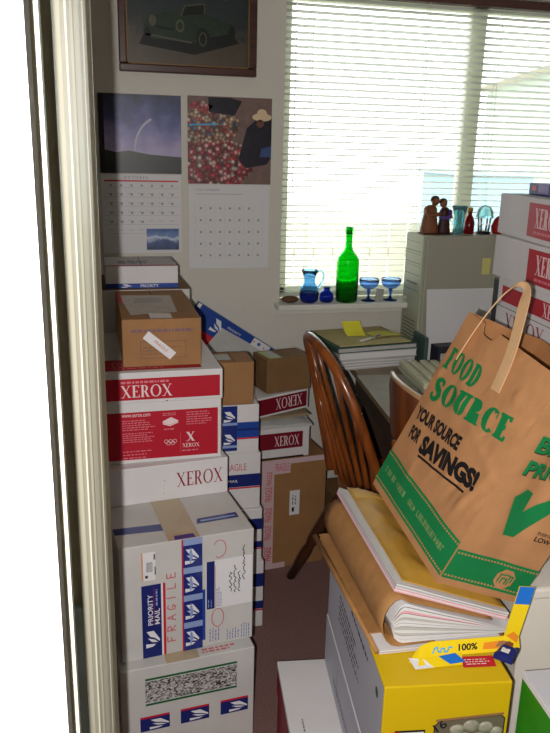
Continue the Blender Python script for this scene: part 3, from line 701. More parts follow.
# R3 lid and body
R3 = (1.006, 1.690, .942, -1.675, .43, .285, .223)
right_carton(R1, 'white carton with red label topping the desk stack, small blue box on it', lab_big(.215))
right_carton(R2, 'white carton with red label second from the top of the desk stack', lab_big(.206))
def lab3(f, w, h):
    f.r(.027, .166, .37, .205, RED, 0); f.word('XEROX', .24, .170, .11, .031, PALEINK, 1, .2, .06)
    f.word('XEROX', .059, .095, .20, .047, MAROON, 0, .16, .055); f.r(0, .152, w, .1535, DARKGAP, 0)
right_carton(R3, 'white carton with maroon lettering seen through the paper bag handle', lab3)
right_carton((1.012, 1.690, DZ, -1.675, .42, .285, .2415), 'plain carton lowest in the desk stack, hidden behind the paper bag', lambda f, w, h: f.dashes(.03, .06, .2, .09, 2, GREYINK, 0))
t = carton('blue_small_carton', 'small navy and violet printed box lying on top of the desk carton stack', 'box', (1.083, 1.724, 1.3655, -1.75, .30, .14, .028), NAVY, seam=False)
f = front(.30, .14, .030); f.r(.06, .006, .12, .025, mat('violet_print', (110, 80, 150), .4), 0); f.r(.14, .004, .30, .027, mat('mauve_print', (200, 180, 190), .4), 0); f.r(.02, .010, .045, .022, POSTRED, 0); f.build('printed_label', t)

# ------------------------------------------------------------------ chairs
ch = thing('bow_back_chair', 'orange oak chair with spindled bow back standing at the desk', 'chair', (.95, 2.03, 0), 0)
cx, cy = .95, 2.03
def L(p): return (p[0] - cx, p[1] - cy, p[2])
bow = [(.752, 2.185, .445), (.735, 2.2, .55), (.715, 2.203, .65), (.690, 2.192, .76), (.662, 2.165, .85), (.638, 2.12, .905), (.622, 2.06, .933), (.620, 1.99, .935), (.632, 1.925, .915), (.655, 1.868, .868), (.688, 1.832, .79), (.722, 1.815, .70), (.757, 1.808, .60), (.782, 1.81, .52), (.803, 1.815, .445)]
def smooth_path(P, n=4):
    P = [Vector(p) for p in P]; out = []
    for i in range(len(P) - 1):
        p0, p1, p2, p3 = P[max(i - 1, 0)], P[i], P[i + 1], P[min(i + 2, len(P) - 1)]
        for k in range(n):
            t = k / n; out.append(.5 * ((2 * p1) + (p2 - p0) * t + (2 * p0 - 5 * p1 + 4 * p2 - p3) * t * t + (3 * p1 - p0 - 3 * p2 + p3) * t ** 3))
    return out + [P[-1]]
bp2 = smooth_path([L(p) for p in bow])
MB().tube(bp2, .0145, OAK, 12).build('bow', ch)
base0, base1 = Vector(L((.752, 2.185, .445))), Vector(L((.803, 1.815, .445)))
nb = len(bp2) - 1
for i in range(7):
    f0 = (i + 1) / 8; a = base0.lerp(base1, f0); fr = .20 + .60 * i / 6
    b = bp2[int(round(fr * nb))]
    mid = a.lerp(b, .45)
    MB().tube([a, a.lerp(b, .2), mid, a.lerp(b, .75), b], [.0065, .008, .0085, .0065, .005], OAK, 8).build('spindle', ch)
fwd = Vector((.989, .147, 0)); side = Vector((-.147, .989, 0)); sc0 = Vector(L((.965, 2.03, .43)))
st = MB(); outl = []
for k in range(28):
    a = 2 * PI * k / 28; ca, sa = math.cos(a), math.sin(a)
    r = (abs(ca) ** 3.2 + abs(sa) ** 3.2) ** (-1 / 3.2)
    outl.append((sc0.x + fwd.x * ca * r * .205 + side.x * sa * r * .205, sc0.y + fwd.y * ca * r * .205 + side.y * sa * r * .205))
st.prism(outl, .418, .446, OAK); st.build('seat', ch)
for (p, q) in (((.81, 2.155, .42), (.650, 2.272, 0)), ((.84, 1.89, .42), (.775, 1.80, 0)), ((1.10, 2.19, .42), (1.16, 2.27, 0)), ((1.12, 1.90, .42), (1.17, 1.85, 0))):
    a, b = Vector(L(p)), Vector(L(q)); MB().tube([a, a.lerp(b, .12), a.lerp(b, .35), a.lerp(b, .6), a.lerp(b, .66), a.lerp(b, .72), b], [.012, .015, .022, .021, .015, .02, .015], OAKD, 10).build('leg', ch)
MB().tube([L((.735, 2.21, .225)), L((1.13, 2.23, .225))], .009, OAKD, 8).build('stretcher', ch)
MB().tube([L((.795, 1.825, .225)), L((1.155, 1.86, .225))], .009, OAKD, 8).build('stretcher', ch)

# second chair: broad curved solid back, nearer
c2h = thing('curved_back_chair', 'wooden chair with broad curved solid back, half hidden behind the paper bag', 'chair', (.97, 1.645, 0), 0)
cx, cy = .97, 1.645
cr = MB(); vs = []; N_ = 14
for i in range(N_ + 1):
    u = -1 + 2 * i / N_; y = 1.655 + u * .188; x = .757 + .036 * u * u
    hh = .885 - .012 * u * u - (.03 if abs(u) > .96 else 0)
    for (zz_, dx) in ((.716, .012), (hh, 0)):
        vs += [L((x + dx, y, zz_)), L((x + dx + .016, y, zz_))]
fs = []
for i in range(N_):
    a = i * 4; b = a + 4
    fs += [(a, b, b + 2, a + 2), (a + 1, a + 3, b + 3, b + 1), (a + 2, b + 2, b + 3, a + 3), (a, a + 1, b + 1, b)]
fs += [(0, 2, 3, 1), (N_ * 4, N_ * 4 + 1, N_ * 4 + 3, N_ * 4 + 2)]
cr.add(vs, fs, OAK, False); cr.build('back_panel', c2h)
rm_ = MB(); rm_.tube([L((.757 + .036 * u * u + .008, 1.655 + u * .186, .887 - .012 * u * u)) for u in [-1 + i / 7 for i in range(15)]], .0085, mat('lit_rim_wood', (190, 150, 110), .35, coat=.4), 8); rm_.build('top_rim', c2h)  # light catching the top edge is put into the paler rim colour
for y in (1.535, 1.735): MB().tube([L((.79, y, .43)), L((.778, y, .72))], .012, OAK, 8).build('back_post', c2h)
MB().box((-.19, -.115, .42), (.20, .115, .445), OAK, .01).build('seat', c2h)
for x in (-.16, .17):
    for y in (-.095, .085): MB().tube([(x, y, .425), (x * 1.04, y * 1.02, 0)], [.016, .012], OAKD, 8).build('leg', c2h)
# ------------------------------------------------------------------ left stack
def eagle(f, u, v, w, h, k=1):
    """white bird head over two bars, leaning right"""
    P = lambda x, y: (u + x * w, v + y * h)
    f.q([P(.05, .95), P(.55, .95), P(.98, .45), P(.95, .34), P(.62, .56), P(.30, .66)], WHITEINK, k)
    f.q([P(.12, .60), P(.62, .46), P(.86, .30), P(.40, .36)], WHITEINK, k + .2); f.q([P(.0, .28), P(.7, .22), P(.5, .1), P(.0, .06)], WHITEINK, k + .1)
MG = 'cartons stacked on the left'
# lowest postal carton
PA = (.0301, 1.5142, 0, .09, .328, .3, .2825)
t = carton('mailing_carton', 'white mailing carton with black patterned strip on the floor, lowest of the left stack', 'carton', PA, CARDW, MG)
w, d, h = PA[4:]; f = front(w, d, h, 0, .02)
TOILE = bpy.data.materials.new('toile_print'); TOILE.use_nodes = True; nt = TOILE.node_tree; b_ = nt.nodes['Principled BSDF']
tc_ = nt.nodes.new('ShaderNodeTexCoord'); mp_ = nt.nodes.new('ShaderNodeMapping'); mp_.inputs['Scale'].default_value = (70, 70, 110); ns = nt.nodes.new('ShaderNodeTexNoise'); ns.inputs['Scale'].default_value = 1.; ns.inputs['Detail'].default_value = 3; ns.inputs['Distortion'].default_value = 2.5
rp = nt.nodes.new('ShaderNodeValToRGB'); rp.color_ramp.elements[0].position = .44; rp.color_ramp.elements[0].color = rgb(44, 42, 42); rp.color_ramp.elements[1].position = .56; rp.color_ramp.elements[1].color = rgb(196, 194, 190)
nt.links.new(tc_.outputs['Object'], mp_.inputs[0]); nt.links.new(mp_.outputs[0], ns.inputs['Vector']); nt.links.new(ns.outputs['Fac'], rp.inputs[0]); nt.links.new(rp.outputs[0], b_.inputs['Base Color'])
f.r(.038, .176, .263, .252, CARD, 0); f.r(.038, .184, .263, .244, TOILE, 1); f.r(.038, .246, .263, .252, GREENINK, 1); f.r(.038, .176, .263, .182, GREENINK, 1)
for u in (.024, .122, .222):
    f.r(u, .104, u + .071, .140, NAVY, 0); f.r(u, .140, u + .071, .1455, POSTRED, 0); eagle(f, u + .022, .106, .048, .03, 1)
f.build('printed_strip', t)
g = top(w, d, h); g.r(.11, 0, .19, d, CLEARTAPE, 1); g.dashes(.2, .01, .29, .03, 2, REDINK, 1); g.build('top_tape', t)
# fragile carton
PB = (.0381, 1.5453, .283, .115, .323, .3, .3015)
t = carton('mailing_carton', 'white mailing carton marked FRAGILE in red marker, second from floor in the left stack', 'carton', PB, CARDW, MG)
w, d, h = PB[4:]; f = front(w, d, h, 0, .015)
f.r(.034, .002, .080, .197, NAVY, 0); f.r(.080, .002, .0845, .197, WHITEINK, 0); f.r(.0845, .002, .0905, .197, POSTRED, 0)
f.text('PRIORITY', .060, .09, .082, .012, WHITEINK, 1, PI / 2, .01); f.text('MAIL', .076, .09, .042, .012, WHITEINK, 1, PI / 2, .01)
f.r(.0625, .09, .0632, .19, POSTRED, 1); f.vdashes(.066, .14, .073, .185, 1, TAPELT, 1)
eagle(f, .042, .026, .034, .05, 1)
f.r(.038, .209, .068, .282, PAPER, 0); f.r(.036, .209, .0395, .282, ORANGE, 0); f.r(.047, .232, .061, .256, GREYINK, 1); f.r(.044, .216, .05, .223, BLACKINK, 1); f.r(.066, .222, .0685, .243, BLACKINK, 1); f.r(.064, .262, .068, .276, GREYINK, 1)
for i in range(5): f.r(.048 + i * .0026, .233, .0492 + i * .0026, .255, PAPER, 2)
# FRAGILE by hand, reading upwards
LET = {'F': [[(0, 0), (0, 1), (.6, 1)], [(0, .5), (.45, .52)]], 'R': [[(0, 0), (0, 1), (.5, .95), (.55, .65), (.05, .5), (.6, 0)]], 'A': [[(0, 0), (.35, 1), (.65, 0)], [(.12, .38), (.55, .38)]],
       'G': [[(.6, .85), (.3, 1), (.03, .6), (.1, .12), (.4, 0), (.62, .3), (.3, .38)]], 'I': [[(.2, 0), (.2, 1)]], 'L': [[(.05, 1), (.05, 0), (.6, .02)]], 'E': [[(.6, 1), (.05, 1), (.05, 0), (.62, .02)], [(.05, .5), (.5, .52)]]}
for i, chx in enumerate('FRAGILE'):
    v0 = .036 + i * .0283; sz = .019
    for stl in LET[chx]: f.stroke([(.114 - y * .020, v0 + x * sz * 1.15) for x, y in stl], .0026, REDINK, 1)
# printed postal tape down the middle
f.r(.130, .0, .180, h - .001, TAPEBLUE, 0); f.r(.130, .0, .1335, h - .001, POSTRED, 1)
for i in range(4):
    v0 = .012 + i * .074; f.r(.134, v0 + .05, .180, v0 + .066, TAPELT, 1); eagle(f, .138, v0 - .002, .034, .044, 1)
    f.q([(.150, v0), (.158, v0 + .02), (.152, v0 + .045), (.148, v0 + .03)], TAPELT, 2)
f.r(.18, .02, .187, .16, BLUE, 0)
f.r(.188, .102, .305, .233, PAPER, 0); f.r(.190, .103, .210, .232, NAVY, 1); f.r(.2115, .103, .2125, .22, POSTRED, 1); f.vdashes(.214, .106, .229, .16, 3, BLUEINK, 1, .35); f.vdashes(.192, .108, .206, .13, 2, TAPELT, 2, .3)
f.circle(.222, .262, .017, .024, .002, REDINK, 1, -2.2, 2.6); f.circle(.218, .076, .016, .026, .002, REDINK, 1)
rn = random.Random(5)
for j in range(4):   # handwriting, reading upwards
    x0 = .250 + j * .011; y = .138 + (0 if j else .004); pts = []
    while y < (.215 if j < 2 else .195 if j == 2 else .235) + (.0 if j else -.02):
        pts.append((x0 + rn.uniform(-.0035, .0035), y)); y += rn.uniform(.002, .0045)
    if j == 3: pts = [(p[0], p[1] + .03) for p in pts]
    f.stroke(pts, .0019, BLACKINK, 1)
f.vdashes(.196, .012, .225, .05, 4, BLUEINK, 1, .3, 3); f.vdashes(.240, .008, .275, .04, 5, BLUEINK, 1, .3, 4); f.vdashes(.277, .006, .302, .055, 4, BLUEINK, 1, .3, 6)
f.build('postal_print', t)
g = top(w, d, h); g.r(.115, 0, .19, d, CLEARTAPE, 1); g.q([(.002, .064), (.115, .054), (.115, .088), (.002, .096)], TAPEBLUE, 0); g.q([(.198, .062), (.306, .066), (.306, .094), (.205, .088)], TAPEBLUE, 0); g.q([(.21, .07), (.3, .074), (.3, .082), (.21, .078)], TAPELT, 1)
g.q([(.13, .0), (.18, .0), (.178, .02), (.132, .02)], TAPEBLUE, 2); g.build('top_tape', t)
# shallow carton with maroon lettering
PT = (.0101, 1.752, .585, .118, .325, .40, .0995)
t = carton('shallow_carton', 'shallow white carton with maroon lettering on the FRAGILE carton', 'carton', PT, CARD, MG, seam=False)
w, d, h = PT[4:]; f = front(w, d, h, 0, .025); f.word('XEROX', .163, .034, .123, .039, MAROON, 0, .15, .055); f.r(.13, .055, .1325, .0575, GREYINK, 0); f.r(.128, .02, .1298, .022, GREYINK, 0); f.r(.1292, .02, .1296, .055, PAPERG, 0); f.build('printed_label', t)
# lidded carton
PC = (-.001, 1.7874, .685, .019, .32, .44, .24)
x, y, z, a, w, d, h = PC
t = thing('paper_carton', 'white lidded carton with two red panels in the left stack, below the brown box', 'carton', (x + w / 2 * math.cos(a) - d / 2 * math.sin(a), y + w / 2 * math.sin(a) + d / 2 * math.cos(a), z), a, MG)
MB().box((-w / 2 + .003, -d / 2 + .003, 0), (w / 2 - .003, d / 2 - .003, .165), CARD, .002).build('carton_body', t)
ld = MB().box((-w / 2, -d / 2, .160), (w / 2, d / 2, h), CARD, .003).build('lid', t)
f = front(w, d, h, 0, .03); f.r(-.012, .1695, .2825, .2245, RED, 0); f.word('XEROX', .036, .1765, .126, .031, PALEINK, 1, .17, .055); f.dashes(.036, .211, .158, .219, 1, PINKINK, 1, .7); f.build('lid_label', ld)
g = top(w, d, h); g.r(.02, .02, .27, .12, RED, 0); g.dashes(.05, .03, .2, .1, 5, PINKINK, 1); g.build('lid_top_print', ld)
f = front(w, d, h, -.003, .03); f.r(-.014, .010, .278, .1365, RED, 0); f.text('www.xerox.com', .036, .124, .07, .0075, PALEINK, 1)
f.dashes(.036, .088, .118, .118, 5, PINKINK, 1, .4, 2); f.dashes(.036, .056, .117, .084, 5, PINKINK, 1, .4, 3); f.dashes(.036, .012, .112, .038, 3, PINKINK, 1, .3, 4); f.dashes(.197, .094, .266, .132, 6, PINKINK, 1, .4, 5); f.dashes(.137, .122, .172, .131, 2, PINKINK, 1, .5, 8); f.dashes(.14, .083, .172, .09, 1, PINKINK, 1, .5, 9)
f.q([(.137, .1), (.155, .094), (.176, .102), (.176, .108), (.158, .118), (.137, .108)], PALEINK, 1); f.stroke([(.138, .103), (.156, .098), (.175, .105)], .001, PINKINK, 2)
for i, (du, dv) in enumerate(((0, 0), (.011, 0), (.022, 0), (.0055, -.005), (.0165, -.005))): f.circle(.145 + du, .053 + dv, .0052, .0052, .001, PALEINK, 1 + i * .1)
f.r(.181, .02, .1815, .075, PINKINK, 1)
f.word('X', .196, .05, .023, .025, PALEINK, 1, .22, .08); f.word('XEROX', .186, .034, .044, .0105, PALEINK, 1, .16, .07); f.dashes(.185, .022, .232, .03, 1, PINKINK, 1, .4, 11)
f.build('printed_label', t)
f = front(w, d, h, 0, .03); f.disc(.148, .1635, .0018, .0018, BLACKINK, 0); f.build('lid_hole', ld)
# brown taped box
PD = (.074, 1.836, .9255, 0, .197, .40, .122)
t = carton('brown_box', 'taped brown box with white slanted sticker on the red-panelled carton', 'box', PD, KRAFT, MG)
w, d, h = PD[4:]; f = front(w, d, h)
f.q([(.050, .074), (.117, .017), (.133, .034), (.065, .092)], PAPER, 2); f.text('FRAGILE', .077, .063, .042, .008, REDINK, 3, -.71)
BRINK = mat('faded_brown_ink', (116, 84, 80), .6); f.dashes(.022, .087, .180, .096, 1, mat('faded_violet_ink', (120, 90, 104), .6), 0, .8)
for q in (rect(.044, .064, .158, .0655), rect(.044, .021, .158, .0225), rect(.044, .021, .0455, .0655), rect(.1565, .021, .158, .0655)): f.q(q, BRINK, 0)
f.dashes(.05, .03, .15, .055, 3, BRINK, 0, .25); f.circle(.170, .092, .005, .005, .0012, BRINK, 1)
f.build('sticker_and_print', t)
CT = mat('clear_tape_film', (160, 124, 86), .08, coat=1.)
g = top(w, d, h); g.q([(.025, .05), (.145, .075), (.152, .31), (.007, .325)], mat('worn_address_label', (168, 152, 132), .3, var=.15, scale=40), 1); g.q([(.002, .22), (.014, .22), (.012, .36), (.002, .36)], POSTRED, 2); g.q([(.04, .2), (.12, .21), (.12, .27), (.05, .28)], mat('smudged_label', (140, 122, 108), .3, var=.1, scale=60), 2); g.r(.07, 0, .125, .06, CT, 3); g.build('address_label', t)
# boxes behind it
PM = (.0, 2.285, 0, 0, .302, .30, 1.041)
t = carton('tall_carton', 'white carton standing behind the taped brown box, mostly hidden', 'carton', PM, CARDW)
g = top(.302, .30, 1.041); g.r(0.001, 0.001, .301, .299, KRAFTD, .1); g.build('brown_top', t)
PE = (.05, 2.31, 1.0425, -.005, .219, .21, .067)
t = carton('postal_box', 'small white postal box with blue stripe below the rainbow calendar', 'box', PE, CARD)
w, d, h = PE[4:]; f = front(w, d, h, 0, .039); f.r(-.039, 0, .18, .014, BLUE, 0); f.text('PRIORITY', .065, .002, .055, .009, WHITEINK, 1, 0, .01); eagle(f, .008, .001, .03, .011, 1); f.build('printed_stripe', t)
g = top(w, d, h); g.r(.0, .0, w, .02, REDINK, 0); g.dashes(.04, .05, .14, .12, 4, GREYINK, 0); g.build('top_print', t)

# ------------------------------------------------------------------ narrow column of small postal boxes behind
FG = 'small postal boxes in the middle column'
col = [(.345, 2.015, .0, .0, .145, .23, .232, 'small white postal box on the floor, lowest of the middle column'), (.338, 2.012, .232, .0, .143, .23, .182, 'white postal box with two blue bands, second from floor in the middle column'),
       (.332, 2.02, .4145, .01, .143, .23, .178, 'white postal box with one navy band, second from top of the middle column'), (.330, 2.018, .593, .0, .137, .23, .153, 'white postal box with blue eagle tape, topmost of the middle column')]
for i, (x, y, z, a, w, d, h, lb) in enumerate(col):
    t = carton('postal_box', lb, 'box', (x, y, z, a, w, d, h), CARD, FG); f = front(w, d, h)
    if i == 3:
        f.r(.028, .012, .072, h - .002, TAPEBLUE, 0)
        for v in (.03, .1): eagle(f, .032, v, .034, .036, 1); f.r(.028, v - .008, .072, v + .0, TAPELT, 1)
        f.r(.072, .052, w, .10, BLUE, 0); f.r(.072, .047, w, .052, POSTRED, 1); f.r(.072, .074, w, .080, NAVY, 1)
    elif i == 2:
        f.r(0, .072, w, .112, NAVY, 0); f.r(0, .066, w, .071, POSTRED, 0); f.text('MAIL', .045, .088, .03, .008, WHITEINK, 1); f.text('FRAGILE', .03, .125, .07, .022, REDINK, 0)
    else:
        f.r(0, h * .28, w, h * .40, NAVY, 0); f.r(0, h * .62, w, h * .82, NAVY, 0); f.r(0, h * .25, w, h * .275, POSTRED, 0)
    f.build('printed_band', t)
# brown boxes above
t = carton('brown_box', 'small brown box on top of the middle column of postal boxes', 'box', (.338, 2.02, .7465, .0, .112, .115, .128), KRAFT)
g = top(.112, .115, .128); g.r(.0, .03, .05, .09, PAPERG, .5); g.build('address_label', t)
t = carton('brown_box', 'brown box turned askew with pale green label, on the upside-down maroon lid', 'box', (.560, 2.315, .6755, .22, .165, .115, .118), KRAFTD)
g = top(.165, .115, .118); g.r(.012, .01, .06, .105, LIME, .5); g.q([(.03, .03), (.062, .035), (.06, .1), (.03, .095)], PAPERG, 1); g.build('green_label', t)
# leaning postal flat box, propped against the window wall
ang = math.radians(-33.6)
M = Matrix.Translation((.397, 2.735, .909)) @ Matrix.Rotation(-ang, 4, 'Y')
jt = thing('flat_postal_box', 'blue and white flat postal box leaning askew against the wall under the calendars', 'box', M=M)
MB().box((0, 0, -.3095), (.41, .034, 0), BLUE, .002).build('carton_body', jt)
f = Face((0, 0, -.30), (1, 0, 0), (0, 0, 1)); T_ = .30
f.r(0.002, T_ - .105, .15, T_ - .006, BLUE, .2); f.r(0.001, T_ - .15, .12, T_ - .085, POSTRED, .6); f.q([(.125, T_ - .036), (.318, T_ - .028), (.318, T_ - .15), (.11, T_ - .15)], PAPERG, 1)
f.r(.255, T_ - .032, .332, T_ - .001, PAPER, 2); f.disc(.285, T_ - .015, .007, .007, BLUEINK, 3); f.disc(.262, T_ - .016, .003, .003, POSTRED, 3); f.disc(.31, T_ - .018, .003, .003, POSTRED, 3)
eagle(f, .085, T_ - .072, .045, .058, 2); f.text('PRIORITY', .145, T_ - .028, .06, .009, WHITEINK, 1); f.r(-.001, T_ - .018, .014, T_ - .001, PAPER, 1); f.r(.0, T_ - .30, .4, T_ - .16, CARD, .3)
f.build('postal_print', jt)
# ------------------------------------------------------------------ back stack by the chair
t = carton('brown_box', 'large brown box bound with red-printed white tape, on the floor by the chair', 'box', (.548, 2.335, 0, .10, .25, .405, .425), KRAFT, seam=False)
w, d, h = .25, .405, .425; f = front(w, d, h)
f.r(.006, .0, .052, h - .001, FRAGTAPE, 0); f.r(.052, h - .055, .112, h - .001, FRAGTAPE, 0); f.r(.112, h - .02, w - .002, h - .001, FRAGTAPE, 0); f.r(.052, 0, .1, .022, FRAGTAPE, 0)
for v, n_ in ((.035, 2), (.12, 3), (.19, 3), (.27, 3)): f.text('FRAGILE', .046, v, .055, .026, REDINK if n_ > 2 else POSTRED, 1, PI / 2, .01)
f.text('FRAGILE', .044, .332, .05, .02, POSTRED, 1, PI / 2); f.text('FRAGILE', .056, h - .045, .05, .03, REDINK, 1)
f.r(.112, .205, .150, .300, PAPER, 1); f.r(.121, .218, .130, .235, BLACKINK, 2); f.vdashes(.12, .245, .14, .285, 2, GREYINK, 2, .4)
f.build('printed_tape', t)
t = carton('shallow_carton', 'shallow white carton with maroon label on the large taped box', 'carton', (.43, 2.33, .4255, .10, .30, .24, .112), CARD, seam=False)
f = front(.30, .24, .112); f.r(.02, .036, .275, .095, DKMAROON, 0); f.word('XEROX', .17, .047, .092, .036, PALEINK, 1, .15, .055); f.r(.06, .0, .28, .006, BLACKINK, 0); f.build('printed_label', t)
# mailers between
for i, (x, y, z, rz, ww, dd, hh, mm, lb) in enumerate(((.455, 2.335, .538, .06, .28, .2, .030, PAPERG, 'grey padded mailer lying on the shallow white carton'), (.465, 2.33, .571, .16, .27, .2, .024, mat('tan_mailer', (150, 132, 106), .6, var=.12, scale=30), 'tan padded mailer under the upside-down maroon lid'))):
    o = MB().slab(ww, dd, 14, 10, lambda x, y, hh=hh, ww=ww, dd=dd: hh * (.55 + .45 * math.sin(PI * x / ww) ** .5 * math.sin(PI * y / dd) ** .5) - .006 * (x / ww) * (1 - math.sin(PI * y / dd)) + .002 * math.sin(x * 60 + y * 31), lambda x, y: 0.0005, mm).build('padded_mailer'); o.location = (x, y, z); o.rotation_euler = (0, 0, rz)
    tag(o, lb, 'mailer', 'padded mailers in the back stack')
t = carton('carton_lid', 'maroon-labelled white carton lid lying upside down below the askew brown box', 'lid', (.455, 2.245, .604, .42, .29, .20, .07), CARD, seam=False)
f = front(.29, .20, .07); f.r(.006, .008, .283, .063, DKMAROON, 0); f.word('XEROX', .262, .056, .115, .038, PALEINK, 1, .15, .055, 0, PI); f.build('printed_label', t)
t = carton('brown_box', 'brown box with white slip on the floor behind the chair leg', 'box', (.84, 2.40, 0, .05, .22, .15, .24), KRAFTD)
f = front(.22, .15, .24); f.q([(.0, .09), (.05, .10), (.06, .2), (.01, .19)], PAPER, 1); f.r(.07, .06, .12, .12, PAPER, .5); f.build('address_label', t)

# ------------------------------------------------------------------ foreground right: white carton, yellow box, pile, bag
PL = (.356, 1.097, 0, -.127, .29, .44, .24)
t = thing('paper_carton', 'white lidded carton with red side on the floor, under the yellow box', 'carton')
x, y, z, a, w, d, h = PL
t.location = (x + w / 2 * math.cos(a) - d / 2 * math.sin(a), y + w / 2 * math.sin(a) + d / 2 * math.cos(a), 0); t.rotation_euler = (0, 0, a)
MB().box((-w / 2 + .003, -d / 2 + .003, 0), (w / 2 - .003, d / 2 - .003, .165), CARD, .002).build('carton_body', t)
ld = MB().box((-w / 2, -d / 2, .160), (w / 2, d / 2, h), CARD, .003).build('lid', t)
f = left(w, d, h); f.r(.012, .165, .425, .229, MAROON, 0); f.build('lid_label', ld)
f = left(w - .006, d - .006, h); f.r(.01, .008, .42, .15, MAROON, 0); f.build('printed_label', t)
g = top(w, d, h); g.dashes(.028, .16, .06, .168, 1, GREYINK, 0); g.vdashes(.03, .20, .036, .24, 1, GREYINK, 0); g.build('lid_print', ld)

kw, kd, kh = .226, .525, .2095; ka = -.145
kx, ky = .456, .992
t = carton('grey_carton', 'plain grey-white carton between the white lidded carton and the yellow box', 'carton', (kx - .004, ky, .2405, ka, kw, kd, .134), GREYCARD)
f = left(kw, kd, .134); f.vdashes(.16, .02, .165, .10, 1, GREYINK, 0); f.dashes(.12, .03, .36, .05, 2, GREYINK, 0, .4, 4); f.build('side_print', t)
kt = carton('yellow_carton', 'yellow carton with white side carrying the papers and paper bag', 'carton', (kx, ky, .375, ka, kw, kd, kh), YELLOW, seam=False)
f = left(kw, kd, kh); f.r(0, 0, kd, kh - .0015, GREYCARD, 0); f.r(0, 0, kd, .0025, mat('worn_gold_edge', (170, 140, 60), .5), 1)
f.dashes(.13, .07, .35, .14, 5, BLACKINK, 1, .38, 5); f.dashes(.25, .166, .455, .180, 1, mat('dark_side_ink', (60, 60, 84), .6), 1, .6, 6); f.disc(.482, .165, .010, .010, GREENINK, 1); f.build('side_panel_print', kt)
g = top(kw, kd, kh); g.q([(.152, .040), (.212, .040), (.216, .070), (.156, .070)], POSTRED, 0); g.dashes(.160, .046, .205, .064, 3, PALEINK, 1, .4, 7); g.build('top_print', kt)
f = front(kw, kd, kh); f.r(.024, .085, .078, .119, BLACKINK, 0); f.r(.028, .088, .076, .115, PAPER, 1); f.q([(.016, .117), (.034, .117), (.025, .105)], POSTRED, 2); f.build('front_print', kt)
wn_ = Face((-kw / 2, -kd / 2, 0), (1, 0, 0), (0, 0, 1)); pts = [(.094, .02), (.094, .125), (.102, .135), (.212, .142), (.219, .135), (.219, .02)]
wn_.q(pts, mat('dim_bag_film', (110, 100, 84), .2, coat=.6), 0); wn_.stroke(pts + [pts[0]], .002, BLACKINK, 1); wn_.text('16', .100, .112, .022, .018, BLACKINK, 2, .6, .01); wn_.stroke([(.097, .137), (.215, .145)], .005, KRAFT, 2); wn_.build('window_film', kt)
ct = MB()
for (u, v, r) in ((.135, .115, .014), (.160, .122, .015), (.186, .118, .014), (.206, .108, .012), (.148, .098, .014), (.176, .096, .015), (.12, .09, .013), (.2, .09, .012)): ct.ball((-kw / 2 + u, -kd / 2 - .0005, v), (r, .005, r * .8), mat('pale_contents', (150, 146, 128), .4, var=.3, scale=80))
ct.build('bagged_contents', kt)
# torn yellow strip standing on the yellow carton
KM = Matrix.Translation((kx, ky, .5845)) @ Matrix.Rotation(ka, 4, 'Z')
st = thing('torn_carton_strip', 'torn yellow printed strip with blue patch standing on the yellow carton', 'packaging', M=KM @ Matrix.Translation((0, 0, .0012)))
sp = MB(); lo_ = [(.058, .056, .001), (.074, .062, .002), (.10, .0675, .003), (.17, .071, .0035), (.25, .075, .004), (.272, .081, .004)]; up_ = [(.072, .070, .012), (.084, .076, .021), (.104, .081, .0245), (.172, .0845, .025), (.25, .088, .0255), (.272, .093, .0255)]
n_s = len(lo_); vs = lo_ + up_ + [(x, y + .0012, z) for x, y, z in lo_ + up_]
sp.add(vs, [(k, k + 1, n_s + k + 1, n_s + k) for k in range(n_s - 1)] + [(2 * n_s + k + 1, 2 * n_s + k, 3 * n_s + k, 3 * n_s + k + 1) for k in range(n_s - 1)] + [(n_s + k, n_s + k + 1, 3 * n_s + k + 1, 3 * n_s + k) for k in range(n_s - 1)] + [(0, n_s, 3 * n_s, 2 * n_s), (n_s - 1, 3 * n_s - 1, 4 * n_s - 1, 2 * n_s - 1)], YELLOW2); sp.build('strip', st)
fw = Face((.10, .0675, .003), Vector((.15, .0075, .001)).normalized(), Vector((.003, .0135, .0215)).normalized())
fw.stroke([(.004, .006), (.007, .014), (.012, .016), (.014, .008), (.018, .007), (.020, .013), (.025, .013), (.026, .007), (.031, .007), (.034, .014), (.040, .014)], .0028, CYAN, 2); fw.text('100%', .052, .0065, .036, .012, BLACKINK, 2, 0, .03); fw.q([(.098, .006), (.138, .005), (.140, .019), (.100, .017)], ORANGE, 2); fw.q([(.122, .009), (.150, .007), (.152, .016), (.130, .018)], KRAFT, 3.0); fw.build('strip_print', st)
lp = MB(); lp.add([(.075, .058, .008), (.158, .07, .0085), (.152, .046, .001), (.07, .040, .0012)], [(0, 1, 2, 3)], YELLOW2); lp.add([(.112, .061, .0092), (.145, .068, .0095), (.160, .052, .0025), (.13, .047, .0025)], [(0, 1, 2, 3)], PBLUE); lp.add([(.058, .064, .006), (.085, .056, .0075), (.098, .040, .0025), (.064, .038, .0015)], [(0, 1, 2, 3)], PAPER); lp.build('folded_lip', st)
ue = MB(); ue.add([(.238, .088, .002), (.264, .084, .002), (.290, .088, .125), (.262, .092, .125), (.238, .0895, .002), (.264, .0855, .002), (.290, .0895, .125), (.262, .0935, .125)], [(0, 1, 2, 3), (7, 6, 5, 4), (0, 4, 5, 1), (1, 5, 6, 2), (2, 6, 7, 3), (3, 7, 4, 0)], YELLOW2); ue.build('upright_end', st)
uf = Face((.238, .088, .002), Vector((.026, -.004, 0)).normalized(), Vector((.024, .004, .123)).normalized()); uf.r(.0005, .09, .0275, .1255, PBLUE, 0); uf.q([(.0005, .0), (.026, .0), (.026, .025), (.014, .034), (.004, .025)], ORANGE, 0); uf.build('upright_print', st)
